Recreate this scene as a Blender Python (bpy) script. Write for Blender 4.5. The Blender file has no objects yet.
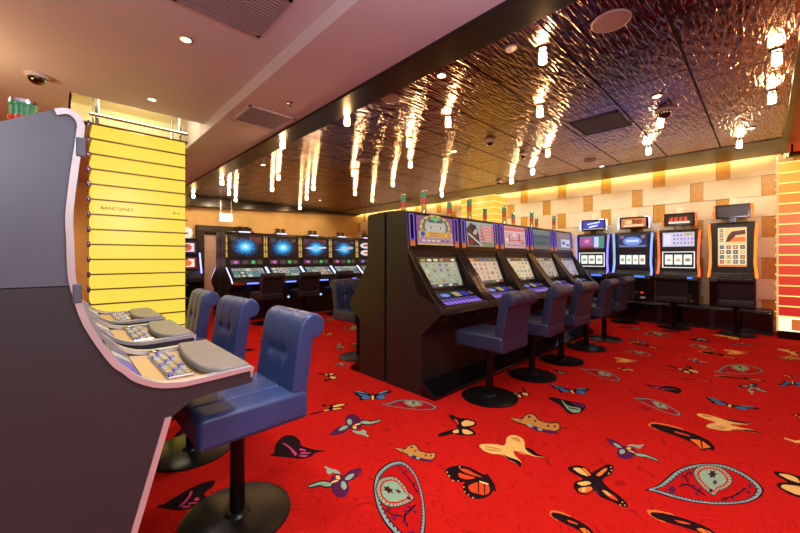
import bpy, bmesh, math, random
from mathutils import Vector, Matrix
R = random.Random(7)
sc = bpy.context.scene
COL = sc.collection
PI = math.pi

# ------------------------------------------------------------------ camera (world X runs along the machine rows, Y to the far wall)
F, CH, YH, ANG = 352.3, 1.3, 258.0, math.radians(46)
CA, SA = math.cos(ANG), math.sin(ANG)
def floor_pt(px, py, z=0.0):
    """point of the horizontal plane z that the photograph shows at pixel px, py (used to lay out carpet motifs and lamps)"""
    Z = (z - CH) * F / (YH - py); r = (px - 400) / F
    return (Z * (CA + SA * r), Z * (SA - CA * r))
cam = bpy.data.cameras.new('camera'); co = bpy.data.objects.new('camera', cam); COL.objects.link(co)
cam.sensor_width = 36; cam.lens = F / 800 * 36; cam.shift_y = -(266.5 - YH) / 800
cam.clip_start = 0.05; cam.clip_end = 60
co.location = (0, 0, CH)
fwd = Vector((CA, SA, 0)); right = Vector((SA, -CA, 0))
co.matrix_world = Matrix(((right.x, 0, -fwd.x, 0), (right.y, 0, -fwd.y, 0), (0, 1, 0, CH), (0, 0, 0, 1)))
sc.camera = co

# ------------------------------------------------------------------ materials
def lin(c):
    return tuple((v / 255 / 12.92) if v / 255 <= 0.04045 else ((v / 255 + 0.055) / 1.055) ** 2.4 for v in c)
MATS = {}
def pbr(name, rgb, rough=0.5, metal=0.0, noise=0.06, scale=6.0, bump=0.0, bscale=200.0, spec=0.5, coat=0.0):
    if name in MATS: return MATS[name]
    m = bpy.data.materials.new(name); m.use_nodes = True
    nt = m.node_tree; b = nt.nodes['Principled BSDF']
    c = lin(rgb)
    tc = nt.nodes.new('ShaderNodeTexCoord')
    nz = nt.nodes.new('ShaderNodeTexNoise'); nz.inputs['Scale'].default_value = scale; nz.inputs['Detail'].default_value = 3
    rp = nt.nodes.new('ShaderNodeValToRGB')
    rp.color_ramp.elements[0].position = 0.3; rp.color_ramp.elements[1].position = 0.7
    rp.color_ramp.elements[0].color = (*[v * (1 - noise) for v in c], 1)
    rp.color_ramp.elements[1].color = (*[min(1, v * (1 + noise)) for v in c], 1)
    nt.links.new(tc.outputs['Object'], nz.inputs['Vector']); nt.links.new(nz.outputs['Fac'], rp.inputs['Fac'])
    nt.links.new(rp.outputs['Color'], b.inputs['Base Color'])
    b.inputs['Roughness'].default_value = rough; b.inputs['Metallic'].default_value = metal
    b.inputs['Specular IOR Level'].default_value = spec; b.inputs['Coat Weight'].default_value = coat
    if bump:
        n2 = nt.nodes.new('ShaderNodeTexNoise'); n2.inputs['Scale'].default_value = bscale
        bp = nt.nodes.new('ShaderNodeBump'); bp.inputs['Strength'].default_value = bump; bp.inputs['Distance'].default_value = 0.004
        nt.links.new(tc.outputs['Object'], n2.inputs['Vector']); nt.links.new(n2.outputs['Fac'], bp.inputs['Height'])
        nt.links.new(bp.outputs['Normal'], b.inputs['Normal'])
    MATS[name] = m
    return m
def em(rgb, s=1.0):
    key = 'glow_%d_%d_%d_%g' % (*rgb, s)
    if key in MATS: return MATS[key]
    m = bpy.data.materials.new(key); m.use_nodes = True
    b = m.node_tree.nodes['Principled BSDF']
    c = lin(rgb)
    b.inputs['Base Color'].default_value = (*[v * 0.05 for v in c], 1)
    b.inputs['Roughness'].default_value = 0.25
    b.inputs['Emission Color'].default_value = (*c, 1); b.inputs['Emission Strength'].default_value = s
    MATS[key] = m
    return m

def carpet_mat():
    m = bpy.data.materials.new('red_carpet'); m.use_nodes = True
    nt = m.node_tree; N = nt.nodes; L = nt.links; b = N['Principled BSDF']
    tc = N.new('ShaderNodeTexCoord')
    n1 = N.new('ShaderNodeTexNoise'); n1.inputs['Scale'].default_value = 3.0; n1.inputs['Detail'].default_value = 1.0; n1.inputs['Distortion'].default_value = 2.2
    L.new(tc.outputs['Object'], n1.inputs['Vector'])
    mu = N.new('ShaderNodeMath'); mu.operation = 'MULTIPLY'; mu.inputs[1].default_value = 7.0
    fr = N.new('ShaderNodeMath'); fr.operation = 'FRACT'
    sb = N.new('ShaderNodeMath'); sb.operation = 'SUBTRACT'; sb.inputs[1].default_value = 0.5
    ab = N.new('ShaderNodeMath'); ab.operation = 'ABSOLUTE'
    L.new(n1.outputs['Fac'], mu.inputs[0]); L.new(mu.outputs[0], fr.inputs[0]); L.new(fr.outputs[0], sb.inputs[0]); L.new(sb.outputs[0], ab.inputs[0])
    rp = N.new('ShaderNodeValToRGB'); rp.color_ramp.elements[0].position = 0.0; rp.color_ramp.elements[1].position = 0.07
    rp.color_ramp.elements[0].color = (*lin((150, 15, 10)), 1); rp.color_ramp.elements[1].color = (*lin((198, 24, 16)), 1)
    L.new(ab.outputs[0], rp.inputs['Fac'])
    n2 = N.new('ShaderNodeTexNoise'); n2.inputs['Scale'].default_value = 1.2; n2.inputs['Detail'].default_value = 4
    L.new(tc.outputs['Object'], n2.inputs['Vector'])
    mx = N.new('ShaderNodeMixRGB'); mx.blend_type = 'MULTIPLY'; mx.inputs['Fac'].default_value = 0.25
    L.new(rp.outputs['Color'], mx.inputs['Color1']); L.new(n2.outputs['Fac'], mx.inputs['Color2'])
    L.new(mx.outputs['Color'], b.inputs['Base Color'])
    b.inputs['Roughness'].default_value = 0.95; b.inputs['Specular IOR Level'].default_value = 0.1
    n3 = N.new('ShaderNodeTexNoise'); n3.inputs['Scale'].default_value = 160
    L.new(tc.outputs['Object'], n3.inputs['Vector'])
    ad = N.new('ShaderNodeMath'); ad.operation = 'ADD'
    sm = N.new('ShaderNodeMath'); sm.operation = 'SMOOTH_MIN'; sm.inputs[1].default_value = 0.1; sm.inputs[2].default_value = 0.05
    L.new(ab.outputs[0], sm.inputs[0])
    m3 = N.new('ShaderNodeMath'); m3.operation = 'MULTIPLY'; m3.inputs[1].default_value = 6
    L.new(sm.outputs[0], m3.inputs[0]); L.new(m3.outputs[0], ad.inputs[0]); L.new(n3.outputs['Fac'], ad.inputs[1])
    bp = N.new('ShaderNodeBump'); bp.inputs['Strength'].default_value = 0.5; bp.inputs['Distance'].default_value = 0.006
    L.new(ad.outputs[0], bp.inputs['Height']); L.new(bp.outputs['Normal'], b.inputs['Normal'])
    return m

def ripple_mat():
    """dark rippled metal of the glossy ceiling tiles; ripples run along X"""
    m = bpy.data.materials.new('rippled_dark_metal'); m.use_nodes = True
    nt = m.node_tree; N = nt.nodes; L = nt.links; b = N['Principled BSDF']
    tc = N.new('ShaderNodeTexCoord')
    mp = N.new('ShaderNodeMapping'); mp.inputs['Scale'].default_value = (5.0, 34.0, 1.0)
    L.new(tc.outputs['Object'], mp.inputs['Vector'])
    nz = N.new('ShaderNodeTexNoise'); nz.inputs['Scale'].default_value = 1.0; nz.inputs['Detail'].default_value = 1.5; nz.inputs['Distortion'].default_value = 0.6
    L.new(mp.outputs['Vector'], nz.inputs['Vector'])
    bp = N.new('ShaderNodeBump'); bp.inputs['Strength'].default_value = 0.9; bp.inputs['Distance'].default_value = 0.016
    L.new(nz.outputs['Fac'], bp.inputs['Height']); L.new(bp.outputs['Normal'], b.inputs['Normal'])
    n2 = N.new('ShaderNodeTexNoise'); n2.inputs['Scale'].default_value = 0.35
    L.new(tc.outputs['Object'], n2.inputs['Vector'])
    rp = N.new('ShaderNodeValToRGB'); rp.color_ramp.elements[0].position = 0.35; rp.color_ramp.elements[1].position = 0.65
    rp.color_ramp.elements[0].color = (0.19, 0.085, 0.07, 1); rp.color_ramp.elements[1].color = (0.18, 0.11, 0.30, 1)  # red and purple tint: coloured reflections put into the base colour
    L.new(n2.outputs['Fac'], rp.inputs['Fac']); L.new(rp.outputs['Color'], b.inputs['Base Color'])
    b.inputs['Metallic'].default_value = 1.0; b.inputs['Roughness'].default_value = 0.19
    return m

M = {}
M['carpet'] = carpet_mat()
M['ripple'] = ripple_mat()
M['seam'] = pbr('ceiling_seam', (18, 12, 12), 0.6)
M['frame_dark'] = pbr('dark_lacquer', (28, 19, 18), 0.32, 0.0, spec=0.3)
M['paint'] = pbr('ceiling_paint', (190, 184, 196), 0.7, noise=0.03, scale=1.5)
M['paint_hi'] = pbr('recess_paint', (232, 222, 190), 0.6, noise=0.02)
M['red_paint'] = pbr('orange_red_paint', (205, 62, 28), 0.5)
M['ochre'] = pbr('ochre_wall', (196, 156, 92), 0.6, noise=0.10, scale=2.5)
M['beige'] = pbr('beige_panel', (222, 208, 180), 0.55, noise=0.06, scale=3)
M['beige2'] = pbr('beige_panel_warm', (216, 198, 164), 0.55, noise=0.06, scale=3)
M['gold'] = pbr('ochre_panel', (186, 136, 48), 0.4, noise=0.15, scale=20)
M['joint'] = pbr('panel_joint', (170, 140, 96), 0.8)
M['brown_wall'] = pbr('brown_wall', (150, 95, 55), 0.7)
M['black'] = pbr('black_laminate', (11, 10, 10), 0.35)
M['blackbrown'] = pbr('black_brown_laminate', (27, 22, 19), 0.42, noise=0.08)
M['gloss'] = pbr('glossy_black', (12, 11, 13), 0.12)
M['bezel'] = pbr('screen_bezel', (26, 20, 19), 0.25)
M['fin'] = pbr('dark_chrome', (58, 50, 46), 0.2, 0.8)
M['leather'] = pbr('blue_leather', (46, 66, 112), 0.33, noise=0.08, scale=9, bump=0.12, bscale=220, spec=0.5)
M['leather_dark'] = pbr('shaded_blue_leather', (30, 38, 66), 0.4, noise=0.08, scale=9, bump=0.12, bscale=220)  # darker copy of the blue leather, shade put into its colour
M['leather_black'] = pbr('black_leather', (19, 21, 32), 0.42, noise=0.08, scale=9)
M['pole'] = pbr('black_metal', (22, 22, 25), 0.25, 0.6)
M['base'] = pbr('black_steel_disc', (34, 32, 33), 0.3, 0.7)
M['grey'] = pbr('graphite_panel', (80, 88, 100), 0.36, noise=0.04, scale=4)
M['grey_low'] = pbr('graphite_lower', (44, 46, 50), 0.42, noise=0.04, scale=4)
M['silver'] = pbr('silver_trim', (205, 205, 208), 0.28, 0.55)
M['tan'] = pbr('tan_console', (198, 166, 116), 0.35, 0.15)
M['pad'] = pbr('grey_pad', (124, 120, 114), 0.4)
M['chrome'] = pbr('chrome', (200, 200, 205), 0.15, 1.0)
M['rail'] = pbr('brown_metal_rail', (122, 84, 44), 0.35, 0.4)
M['vent'] = pbr('vent_grey', (138, 132, 138), 0.7)
M['vent_dark'] = pbr('vent_dark', (58, 48, 56), 0.5)
M['white'] = pbr('white_plastic', (220, 214, 210), 0.4)
M['speaker'] = pbr('speaker_grille', (140, 112, 106), 0.6)
M['dome'] = pbr('smoked_dome', (16, 14, 14), 0.06, coat=1.0)
M['stone'] = pbr('pink_stone', (190, 160, 150), 0.5, noise=0.25, scale=30)
M['ink'] = pbr('brown_ink', (124, 84, 14), 0.6)
M['grey_btn'] = pbr('light_button', (190, 185, 180), 0.3)

# ------------------------------------------------------------------ mesh builder
class MB:
    def __init__(s): s.v, s.f, s.mi, s.mats = [], [], [], []
    def m(s, mat):
        if mat not in s.mats: s.mats.append(mat)
        return s.mats.index(mat)
    def add(s, vs, fs, mat):
        b = len(s.v); i = s.m(mat); s.v += [tuple(p) for p in vs]
        for f in fs: s.f.append([b + k for k in f]); s.mi.append(i)
        return s
    def box(s, x0, x1, y0, y1, z0, z1, mat):
        vs = [(x0, y0, z0), (x1, y0, z0), (x1, y1, z0), (x0, y1, z0), (x0, y0, z1), (x1, y0, z1), (x1, y1, z1), (x0, y1, z1)]
        return s.add(vs, [(3, 2, 1, 0), (4, 5, 6, 7), (0, 1, 5, 4), (1, 2, 6, 5), (2, 3, 7, 6), (3, 0, 4, 7)], mat)
    def prism(s, prof, x0, x1, mat):
        """profile [(y, z)] extruded along x"""
        n = len(prof)
        vs = [(x0, y, z) for y, z in prof] + [(x1, y, z) for y, z in prof]
        fs = [tuple(range(n)), tuple(range(2 * n - 1, n - 1, -1))]
        fs += [((i + 1) % n, i, n + i, n + (i + 1) % n) for i in range(n)]
        return s.add(vs, fs, mat)
    def prismz(s, poly, z0, z1, mat):
        n = len(poly)
        vs = [(x, y, z0) for x, y in poly] + [(x, y, z1) for x, y in poly]
        fs = [tuple(range(n - 1, -1, -1)), tuple(range(n, 2 * n))] + [(i, (i + 1) % n, n + (i + 1) % n, n + i) for i in range(n)]
        return s.add(vs, fs, mat)
    def quad(s, a, b, c, d, mat): return s.add([a, b, c, d], [(0, 1, 2, 3)], mat)
    def lathe(s, prof, mat, c=(0, 0), seg=32):
        """profile [(r, z)] turned about a vertical axis"""
        vs, fs = [], []
        for r, z in prof:
            for k in range(seg):
                a = 2 * PI * k / seg; vs.append((c[0] + r * math.cos(a), c[1] + r * math.sin(a), z))
        n = len(prof)
        for i in range(n - 1):
            for k in range(seg):
                k2 = (k + 1) % seg
                fs.append((i * seg + k, i * seg + k2, (i + 1) * seg + k2, (i + 1) * seg + k))
        fs.append(tuple(range(seg - 1, -1, -1))); fs.append(tuple((n - 1) * seg + k for k in range(seg)))
        return s.add(vs, fs, mat)
    def tube(s, pts, r, mat, seg=10):
        pts = [Vector(p) for p in pts]; vs, fs = [], []
        for i, p in enumerate(pts):
            t = (pts[min(i + 1, len(pts) - 1)] - pts[max(i - 1, 0)]).normalized()
            u = t.cross(Vector((0, 0, 1)))
            if u.length < 1e-3: u = t.cross(Vector((1, 0, 0)))
            u.normalize(); w = t.cross(u)
            for k in range(seg):
                a = 2 * PI * k / seg; vs.append(p + u * (r * math.cos(a)) + w * (r * math.sin(a)))
        for i in range(len(pts) - 1):
            for k in range(seg):
                k2 = (k + 1) % seg; fs.append((i * seg + k, i * seg + k2, (i + 1) * seg + k2, (i + 1) * seg + k))
        fs.append(tuple(range(seg - 1, -1, -1))); fs.append(tuple((len(pts) - 1) * seg + k for k in range(seg)))
        return s.add(vs, fs, mat)
    def build(s, name, parent=None, bevel=0.0, smooth=False, seg=2, recalc=True):
        me = bpy.data.meshes.new(name); me.from_pydata(s.v, [], s.f)
        for mt in s.mats: me.materials.append(mt)
        me.polygons.foreach_set('material_index', s.mi)
        if recalc:
            bm = bmesh.new(); bm.from_mesh(me); bmesh.ops.recalc_face_normals(bm, faces=bm.faces); bm.to_mesh(me); bm.free()
        o = bpy.data.objects.new(name, me); COL.objects.link(o)
        if bevel:
            md = o.modifiers.new('edge', 'BEVEL'); md.width = bevel; md.segments = seg; md.limit_method = 'ANGLE'; md.angle_limit = math.radians(40)
        if smooth:
            me.polygons.foreach_set('use_smooth', [True] * len(me.polygons))
            try: me.set_sharp_from_angle(angle=math.radians(42))
            except Exception: pass
        if parent: o.parent = parent
        return o

def loft(mb, prof, stations, mat, off=None):
    """closed profile [(y,z)] swept along x; stations [(x, scale)]; off(x, i, y, z) shifts a point"""
    n = len(prof); cy = sum(p[0] for p in prof) / n; cz = sum(p[1] for p in prof) / n
    vs, fs = [], []
    nrm = []
    for i in range(n):
        a, b = prof[i - 1], prof[(i + 1) % n]
        d = Vector((b[0] - a[0], b[1] - a[1])).normalized(); nrm.append((-d.y, d.x))
    for x, ins in stations:
        for i, (y, z) in enumerate(prof):
            k = ins + (off(x, y, z) if off else 0)
            vs.append((x, y + nrm[i][0] * k, z + nrm[i][1] * k))
    m = len(stations)
    for j in range(m - 1):
        for i in range(n):
            i2 = (i + 1) % n
            fs.append((j * n + i, j * n + i2, (j + 1) * n + i2, (j + 1) * n + i))
    fs.append(tuple(range(n - 1, -1, -1))); fs.append(tuple((m - 1) * n + i for i in range(n)))
    mb.add(vs, fs, mat)

def tag(o, label=None, cat=None, group=None, kind=None):
    if label: o['label'] = label
    if cat: o['category'] = cat
    if group: o['group'] = group
    if kind: o['kind'] = kind
    return o
def thing(name, label, cat, loc=(0, 0, 0), rz=0.0, group=None):
    o = bpy.data.objects.new(name, None); COL.objects.link(o); o.empty_display_size = 0.1
    o.location = loc; o.rotation_euler = (0, 0, rz)
    return tag(o, label, cat, group)
def dup(root, loc, rz, label=None, group=None):
    r = root.copy(); COL.objects.link(r); r.location = loc; r.rotation_euler = (0, 0, rz)
    if label: r['label'] = label
    if group: r['group'] = group
    for ch in list(root.children):
        c = ch.copy(); COL.objects.link(c); c.parent = r
        for g in list(ch.children):
            d = g.copy(); COL.objects.link(d); d.parent = c
    return r
def struct(o): o['kind'] = 'structure'; return o

# ================================================================== SETTING
X0, X1, Y0, Y1, ZD, ZL = -3.0, 9.1, -4.0, 12.0, 3.1, 3.24

# ---------------- carpet with butterflies and paisleys
BLK = pbr('carpet_black', (28, 12, 16), 0.95, spec=0.1)
def cm(rgb): return pbr('carpet_%d_%d_%d' % rgb, rgb, 0.95, spec=0.1, noise=0.12, scale=60)
ORG, DOR, CRM, GLD = cm((226, 112, 40)), cm((206, 66, 26)), cm((224, 178, 98)), cm((186, 130, 58))
PUR, TEA, BLU, LBL, PNK, DRD, YEL, GRY, BRN = cm((78, 26, 66)), cm((134, 166, 136)), cm((64, 112, 160)), cm((126, 158, 174)), cm((186, 58, 106)), cm((176, 14, 14)), cm((240, 200, 110)), cm((132, 150, 146)), cm((62, 24, 22))
def dot(x, y, r): return [(x + r * math.cos(a), y + r * math.sin(a)) for a in [k * PI / 3 for k in range(6)]]
def flower(x, y, r, n=6):
    return [(x + r * (1 if k % 2 == 0 else 0.45) * math.cos(k * PI / n), y + r * (1 if k % 2 == 0 else 0.45) * math.sin(k * PI / n)) for k in range(2 * n)]
def scl(poly, c, k): return [(c[0] + (x - c[0]) * k, c[1] + (y - c[1]) * k) for x, y in poly]
pais = [(298, 192), (340, 180), (370, 155), (400, 128), (450, 110), (510, 104), (570, 112), (630, 140), (670, 170), (688, 195), (670, 220), (630, 235), (580, 240), (520, 240), (450, 232), (380, 215), (330, 198)]
drop = [(458, 135), (475, 118), (510, 112), (550, 122), (580, 150), (582, 170), (560, 188), (535, 195), (528, 210), (515, 205), (490, 185), (468, 160)]
HERO = {
 'monarch': ((430, 400, 5.33), ((78, 375), (355, 495), (205, 515)), [
   (BLK, [(78,375),(100,358),(150,348),(200,355),(250,378),(290,400),(305,390),(345,450),(355,495),(338,480),(325,505),(290,525),(245,530),(205,515),(178,490),(172,455),(190,437),(150,440),(115,425),(92,400)]),
   (DOR, [(150,365),(195,368),(235,390),(285,415),(240,405),(190,390)]), (DOR, [(150,385),(190,400),(250,415),(200,425),(155,415)]),
   (DOR, [(200,460),(240,440),(290,440),(320,465),(318,495),(290,510),(255,500),(215,490)]),
   (BLK, [(255,438),(262,438),(262,500),(255,500)]), (BLK, [(285,438),(292,440),(296,508),(290,509)]),
   (YEL, [(260,430),(310,445),(315,455),(265,440)])] + [(YEL, dot(x, y, 4)) for x, y in [(92,385),(102,405),(122,430),(150,432),(180,465),(186,490),(205,506),(230,521),(158,358)]]),
 'small': ((430, 400, 5.33), ((38, 195), (250, 118), (105, 78)), [
   (BLK, [(97,80),(115,75),(145,95),(175,98),(215,100),(250,118),(245,138),(205,148),(240,165),(248,185),(210,192),(160,188),(120,180),(70,195),(38,195),(45,180),(90,165),(145,152),(140,125),(110,100)]),
   (CRM, [(165,120),(195,105),(240,120),(230,135),(175,143)]), (CRM, [(170,155),(205,160),(235,178),(200,185),(175,178)]), (CRM, [(120,165),(150,155),(155,175),(125,178)]), (DOR, [(125,100),(145,105),(155,135),(140,120)])]),
 'cream': ((430, 400, 5.33), ((255, 240), (630, 305), (485, 362)), [
   (CRM, [(255,240),(300,233),(360,237),(395,245),(405,230),(405,205),(425,188),(460,188),(495,205),(508,235),(500,250),(545,265),(570,290),(630,305),(560,303),(520,290),(470,275),(440,270),(455,300),(485,325),(485,362),(460,340),(420,318),(380,290),(330,288),(285,272)]),
   (BLK, [(500,250),(545,262),(575,290),(630,305),(560,300),(520,275)]), (BLK, [(380,285),(420,305),(455,315),(485,330),(485,362),(455,335),(415,315)]),
   (GLD, [(290,245),(380,260),(380,266),(290,252)]), (GLD, [(290,258),(380,270),(380,276),(300,268)]), (GLD, [(425,200),(470,200),(490,230),(450,215)]), (GLD, [(470,270),(520,290),(500,292),(465,280)])]),
 'violet': ((250, 360, 5.33), ((425, 400), (700, 322), (632, 410)), [
   (PUR, [(425,395),(445,375),(475,352),(510,345),(505,315),(525,292),(555,288),(585,305),(590,325),(600,340),(590,365),(560,380),(530,365),(500,390),(465,400),(430,405)]),
   (TEA, [(470,375),(495,352),(525,350),(515,365),(485,378)]), (TEA, [(515,325),(530,312),(545,325),(540,345),(525,345)]),
   (BLK, [(582,322),(620,318),(640,326),(697,314),(702,330),(650,346),(625,348),(590,343)]), (TEA, [(588,327),(620,323),(640,331),(695,320),(698,326),(650,341),(625,343),(592,338)]),
   (TEA, [(540,372),(590,382),(600,370),(620,380),(618,395),(635,405),(628,412),(600,398),(560,392)]),
   (CRM, [(555,345),(590,335),(592,342),(560,352)]), (CRM, [(545,350),(568,355),(570,368),(550,368)])]),
 'blue': ((250, 360, 5.33), ((552, 172), (752, 165), (655, 215)), [
   (BLK, [(552,172),(575,162),(620,170),(645,185),(655,178),(668,185),(700,165),(750,160),(753,175),(715,190),(722,208),(690,214),(665,205),(655,215),(645,205),(610,212),(580,218),(588,200),(565,190)]),
   (BLU, [(590,195),(640,192),(645,203),(605,211)]), (BLU, [(668,195),(715,187),(718,206),(690,211)]), (LBL, [(558,172),(580,166),(636,182),(580,172)]), (BLU, [(570,178),(600,182),(638,190),(590,192)]), (LBL, [(676,184),(705,168),(746,163),(710,174)]), (BLU, [(676,190),(740,174),(710,188)]),
   (YEL, [(648,190),(660,190),(660,212),(650,212)])]),
 'pinkdark': ((250, 360, 5.33), ((105, 512), (400, 484), (205, 398)), [
   (BLK, [(130,480),(140,440),(170,410),(205,398),(240,405),(268,430),(270,455),(300,465),(350,480),(400,482),(395,488),(345,495),(330,515),(285,528),(240,525),(200,520),(150,515),(105,510),(110,500),(128,500)]),
   (PNK, [(165,440),(200,450),(255,500),(240,515),(210,470)]), (PNK, [(265,470),(300,480),(296,488),(262,482)]), (PNK, [(265,492),(325,492),(320,500),(268,502)]), (PNK, [(262,506),(312,508),(300,518),(262,516)])]),
 'lattice': ((430, 400, 5.33), ((420, 92), (693, 175), (530, 72)), [
   (BRN, [(416,88),(460,94),(490,100),(498,82),(530,68),(563,77),(583,107),(640,121),(695,116),(698,164),(650,174),(600,164),(570,169),(540,144),(500,134),(456,122)]),
   (GLD, [(422,93),(460,99),(495,106),(503,87),(530,74),(558,82),(578,112),(640,127),(688,122),(690,158),(650,168),(600,158),(570,163),(540,138),(500,128),(462,116)]),
   (PUR, [(510,125),(560,140),(600,155),(670,165),(690,185),(640,178),(580,168),(540,155)]), (TEA, [(515,125),(545,135),(550,150),(520,140)]), (TEA, [(575,148),(600,156),(596,166),(572,160)]), (PUR, dot(530,90,8)), (PUR, dot(560,112,7)), (PUR, dot(630,138,7)), (PUR, dot(665,140,7)), (PUR, dot(480,112,5))]),
 'paisley': ((550, 430, 3.2), ((298, 192), (688, 195), (510, 104)), [
   (BLK, pais), (GRY, scl(pais, (530, 180), 0.955)), (BLK, scl(pais, (530, 182), 0.86)), (DRD, scl(pais, (530, 182), 0.83)),
   (BLK, scl(drop, (520, 155), 1.06)), (TEA, drop), (DRD, scl(drop, (520, 155), 0.82)), (TEA, scl(drop, (520, 155), 0.72)), (BRN, flower(520, 142, 17)), (PUR, flower(528, 168, 10)), (BRN, dot(515, 195, 7)),
   (PUR, flower(390, 192, 18)), (BLK, [(410,180),(440,170),(470,190),(500,210),(498,213),(468,195),(440,176),(412,184)]), (BLK, [(440,172),(430,150),(445,130),(448,132),(435,150),(444,170)])]
   + [(PUR, dot(x, y, 6)) for x, y in [(425,150),(450,140),(440,160),(460,182),(480,192),(425,175),(470,205),(600,205),(620,190),(640,180),(585,218),(635,200),(560,222)]] + [(BLK, [(545,222),(590,210),(630,185),(632,188),(592,214),(546,226)])]),
 'spread': ((550, 430, 3.2), ((55, 118), (252, 250), (205, 112)), [
   (BLK, [(55,120),(85,112),(115,118),(135,140),(145,130),(185,108),(205,115),(200,140),(165,158),(180,180),(215,205),(245,230),(252,250),(230,245),(190,225),(160,215),(140,190),(120,208),(90,205),(75,185),(78,165),(110,158),(85,145),(60,130)]),
   (CRM, [(70,122),(95,120),(115,138),(125,150),(95,140)]), (ORG, [(100,122),(113,122),(133,146),(124,146)]), (CRM, [(82,170),(120,163),(135,172),(105,180)]), (ORG, [(88,187),(130,180),(138,190),(118,203),(95,200)]), (CRM, [(100,186),(116,184),(112,200),(102,198)]),
   (ORG, [(145,145),(175,122),(186,124),(160,150)]), (DOR, [(160,190),(200,206),(222,230),(190,218)]), (PUR, [(142,182),(158,205),(150,208)]), (CRM, [(165,192),(180,196),(200,214),(185,210)])] + [(CRM, dot(x, y, 2.5)) for x, y in [(195,120),(197,130),(188,140),(232,232),(240,242),(225,240)]]),
 'bird': ((500, 360, 5.0), ((232, 188), (430, 235), (370, 272)), [
   (BLK, [(232,188),(270,185),(305,195),(350,205),(400,215),(430,225),(425,245),(405,265),(370,272),(340,268),(320,245),(300,225),(260,205)]),
   (TEA, [(305,195),(330,225),(360,235),(405,240),(400,262),(365,265),(335,245),(315,215)]), (PUR, [(345,208),(420,218),(425,240),(390,232)]), (BLK, [(340,236),(400,246),(398,250),(340,242)])]),
 'long': ((600, 325, 3.95), ((190, 395), (455, 490), (385, 435)), [
   (ORG, [(186,396),(203,383),(260,391),(330,411),(330,417),(250,402),(205,396),(204,405),(230,412),(228,418)]),
   (BLK, [(194,397),(207,389),(260,397),(330,415),(385,435),(430,455),(455,485),(450,498),(425,490),(410,500),(385,480),(350,458),(290,435),(230,415)]),
   (DOR, [(290,418),(350,434),(360,442),(300,428)]), (ORG, [(350,450),(400,455),(440,485),(425,485),(400,490),(380,470)]), (BLK, [(395,456),(402,456),(408,488),(402,488)])]),
}
INST = [
 ('small',(308,415.3),(347.6,403.5),(322,405)), ('small',(317.5,373),(338,378),(325,381.6)), ('paisley',(333.5,366),(348.5,364.7),(340,362.8)),
 ('violet',(362,469),(307.6,487),(324.8,466.4)), ('paisley',(379.2,404.3),(437.9,408),(412.4,399.7)), ('lattice',(394,447.3),(434,461.4),(412.4,444.3)),
 ('paisley',(419,572),(403,460.5),(372.5,487)),
 ('long',(550,515),(597,538),(581,522)), ('long',(650.6,516),(725,539),(690.6,520.6)), ('violet',(606,438.4),(658.8,461),(643.8,445)),
 ('small',(506,391),(530,396),(524,388)), ('blue',(549,385),(589,389),(574,394)), ('paisley',(579,368),(620,381),(608,372)), ('small',(607,366.4),(636,371),(624,367)), ('bird',(552,370),(568,372.4),(560,373.4)),
 ('pinkdark',(681,394.6),(641.3,383.2),(676,387)), ('paisley',(631,396.6),(681.8,416),(660.8,402)), ('paisley',(711.4,371.8),(764.6,370.6),(736.7,364.2)),
 ('blue',(705,397),(759.5,408.5),(729,407.3)), ('cream',(706.3,427.5),(751.9,422.5),(765.8,434.4)), ('violet',(736.7,385.8),(767,392),(752,394.6)),
 ('long',(663.3,376.4),(714,382),(696,379.4)), ('long',(715.2,376.4),(765.8,380.7),(746.8,377.7)), ('small',(666.3,365.5),(701.3,373.6),(688.6,365.5)),
 ('violet',(681.5,357.4),(708.9,363),(696,358.4)), ('cream',(616,361.8),(640,359.6),(643,362.9)), ('paisley',(622.8,351.6),(652,355.4),(638,351)),
 ('long',(630.4,343.2),(658.7,348.3),(648,344.7)), ('blue',(628,339),(649.4,341.5),(638,342.6)), ('paisley',(687.3,345.3),(716.5,350.3),(701,344.7)),
 ('long',(701,352.3),(736.7,358.4),(719,353.4)), ('cream',(727,353.8),(750,351.3),(754.4,354.6)), ('blue',(730.4,344),(755.7,346.5),(741.8,343.2)),
 ('bird',(687.3,339),(711.4,342.2),(700,338)), ('paisley',(641.8,333.9),(672,336.4),(655.7,331.3)), ('lattice',(777,356.6),(800,360),(790,355)),
 ('cream',(777,349.6),(801,352.8),(787,348.2)), ('blue',(778.5,385.3),(807.6,388.3),(792.4,381.2)), ('small',(787.3,413.6),(807.6,417.4),(797.5,412.3)),
 ('cream',(783.5,437.7),(810,446.5),(795,444)), ('spread',(782,375.6),(800,377.4),(792,374.2)), ('pinkdark',(155,507.5),(216,500),(212.5,480)),
 ('small',(318,332),(333,335),(326,331)), ('violet',(334,345.5),(345,347),(340,343)), ('small',(348,343),(360,346),(354,348)),
]
fl = MB()
fl.quad((X0, Y0, 0), (X1, Y0, 0), (X1, Y1, 0), (X0, Y1, 0), M['carpet'])
def chaikin(poly, it=2):
    if len(poly) < 8 or len(poly) in (10, 12) : it = 1 if len(poly) in (10, 12) else (1 if len(poly) > 3 else 0)
    for _ in range(it):
        out = []
        for i, p in enumerate(poly):
            q = poly[(i + 1) % len(poly)]
            out += [(p[0] * .8 + q[0] * .2, p[1] * .8 + q[1] * .2), (p[0] * .2 + q[0] * .8, p[1] * .2 + q[1] * .8)]
        poly = out
    return poly
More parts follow.
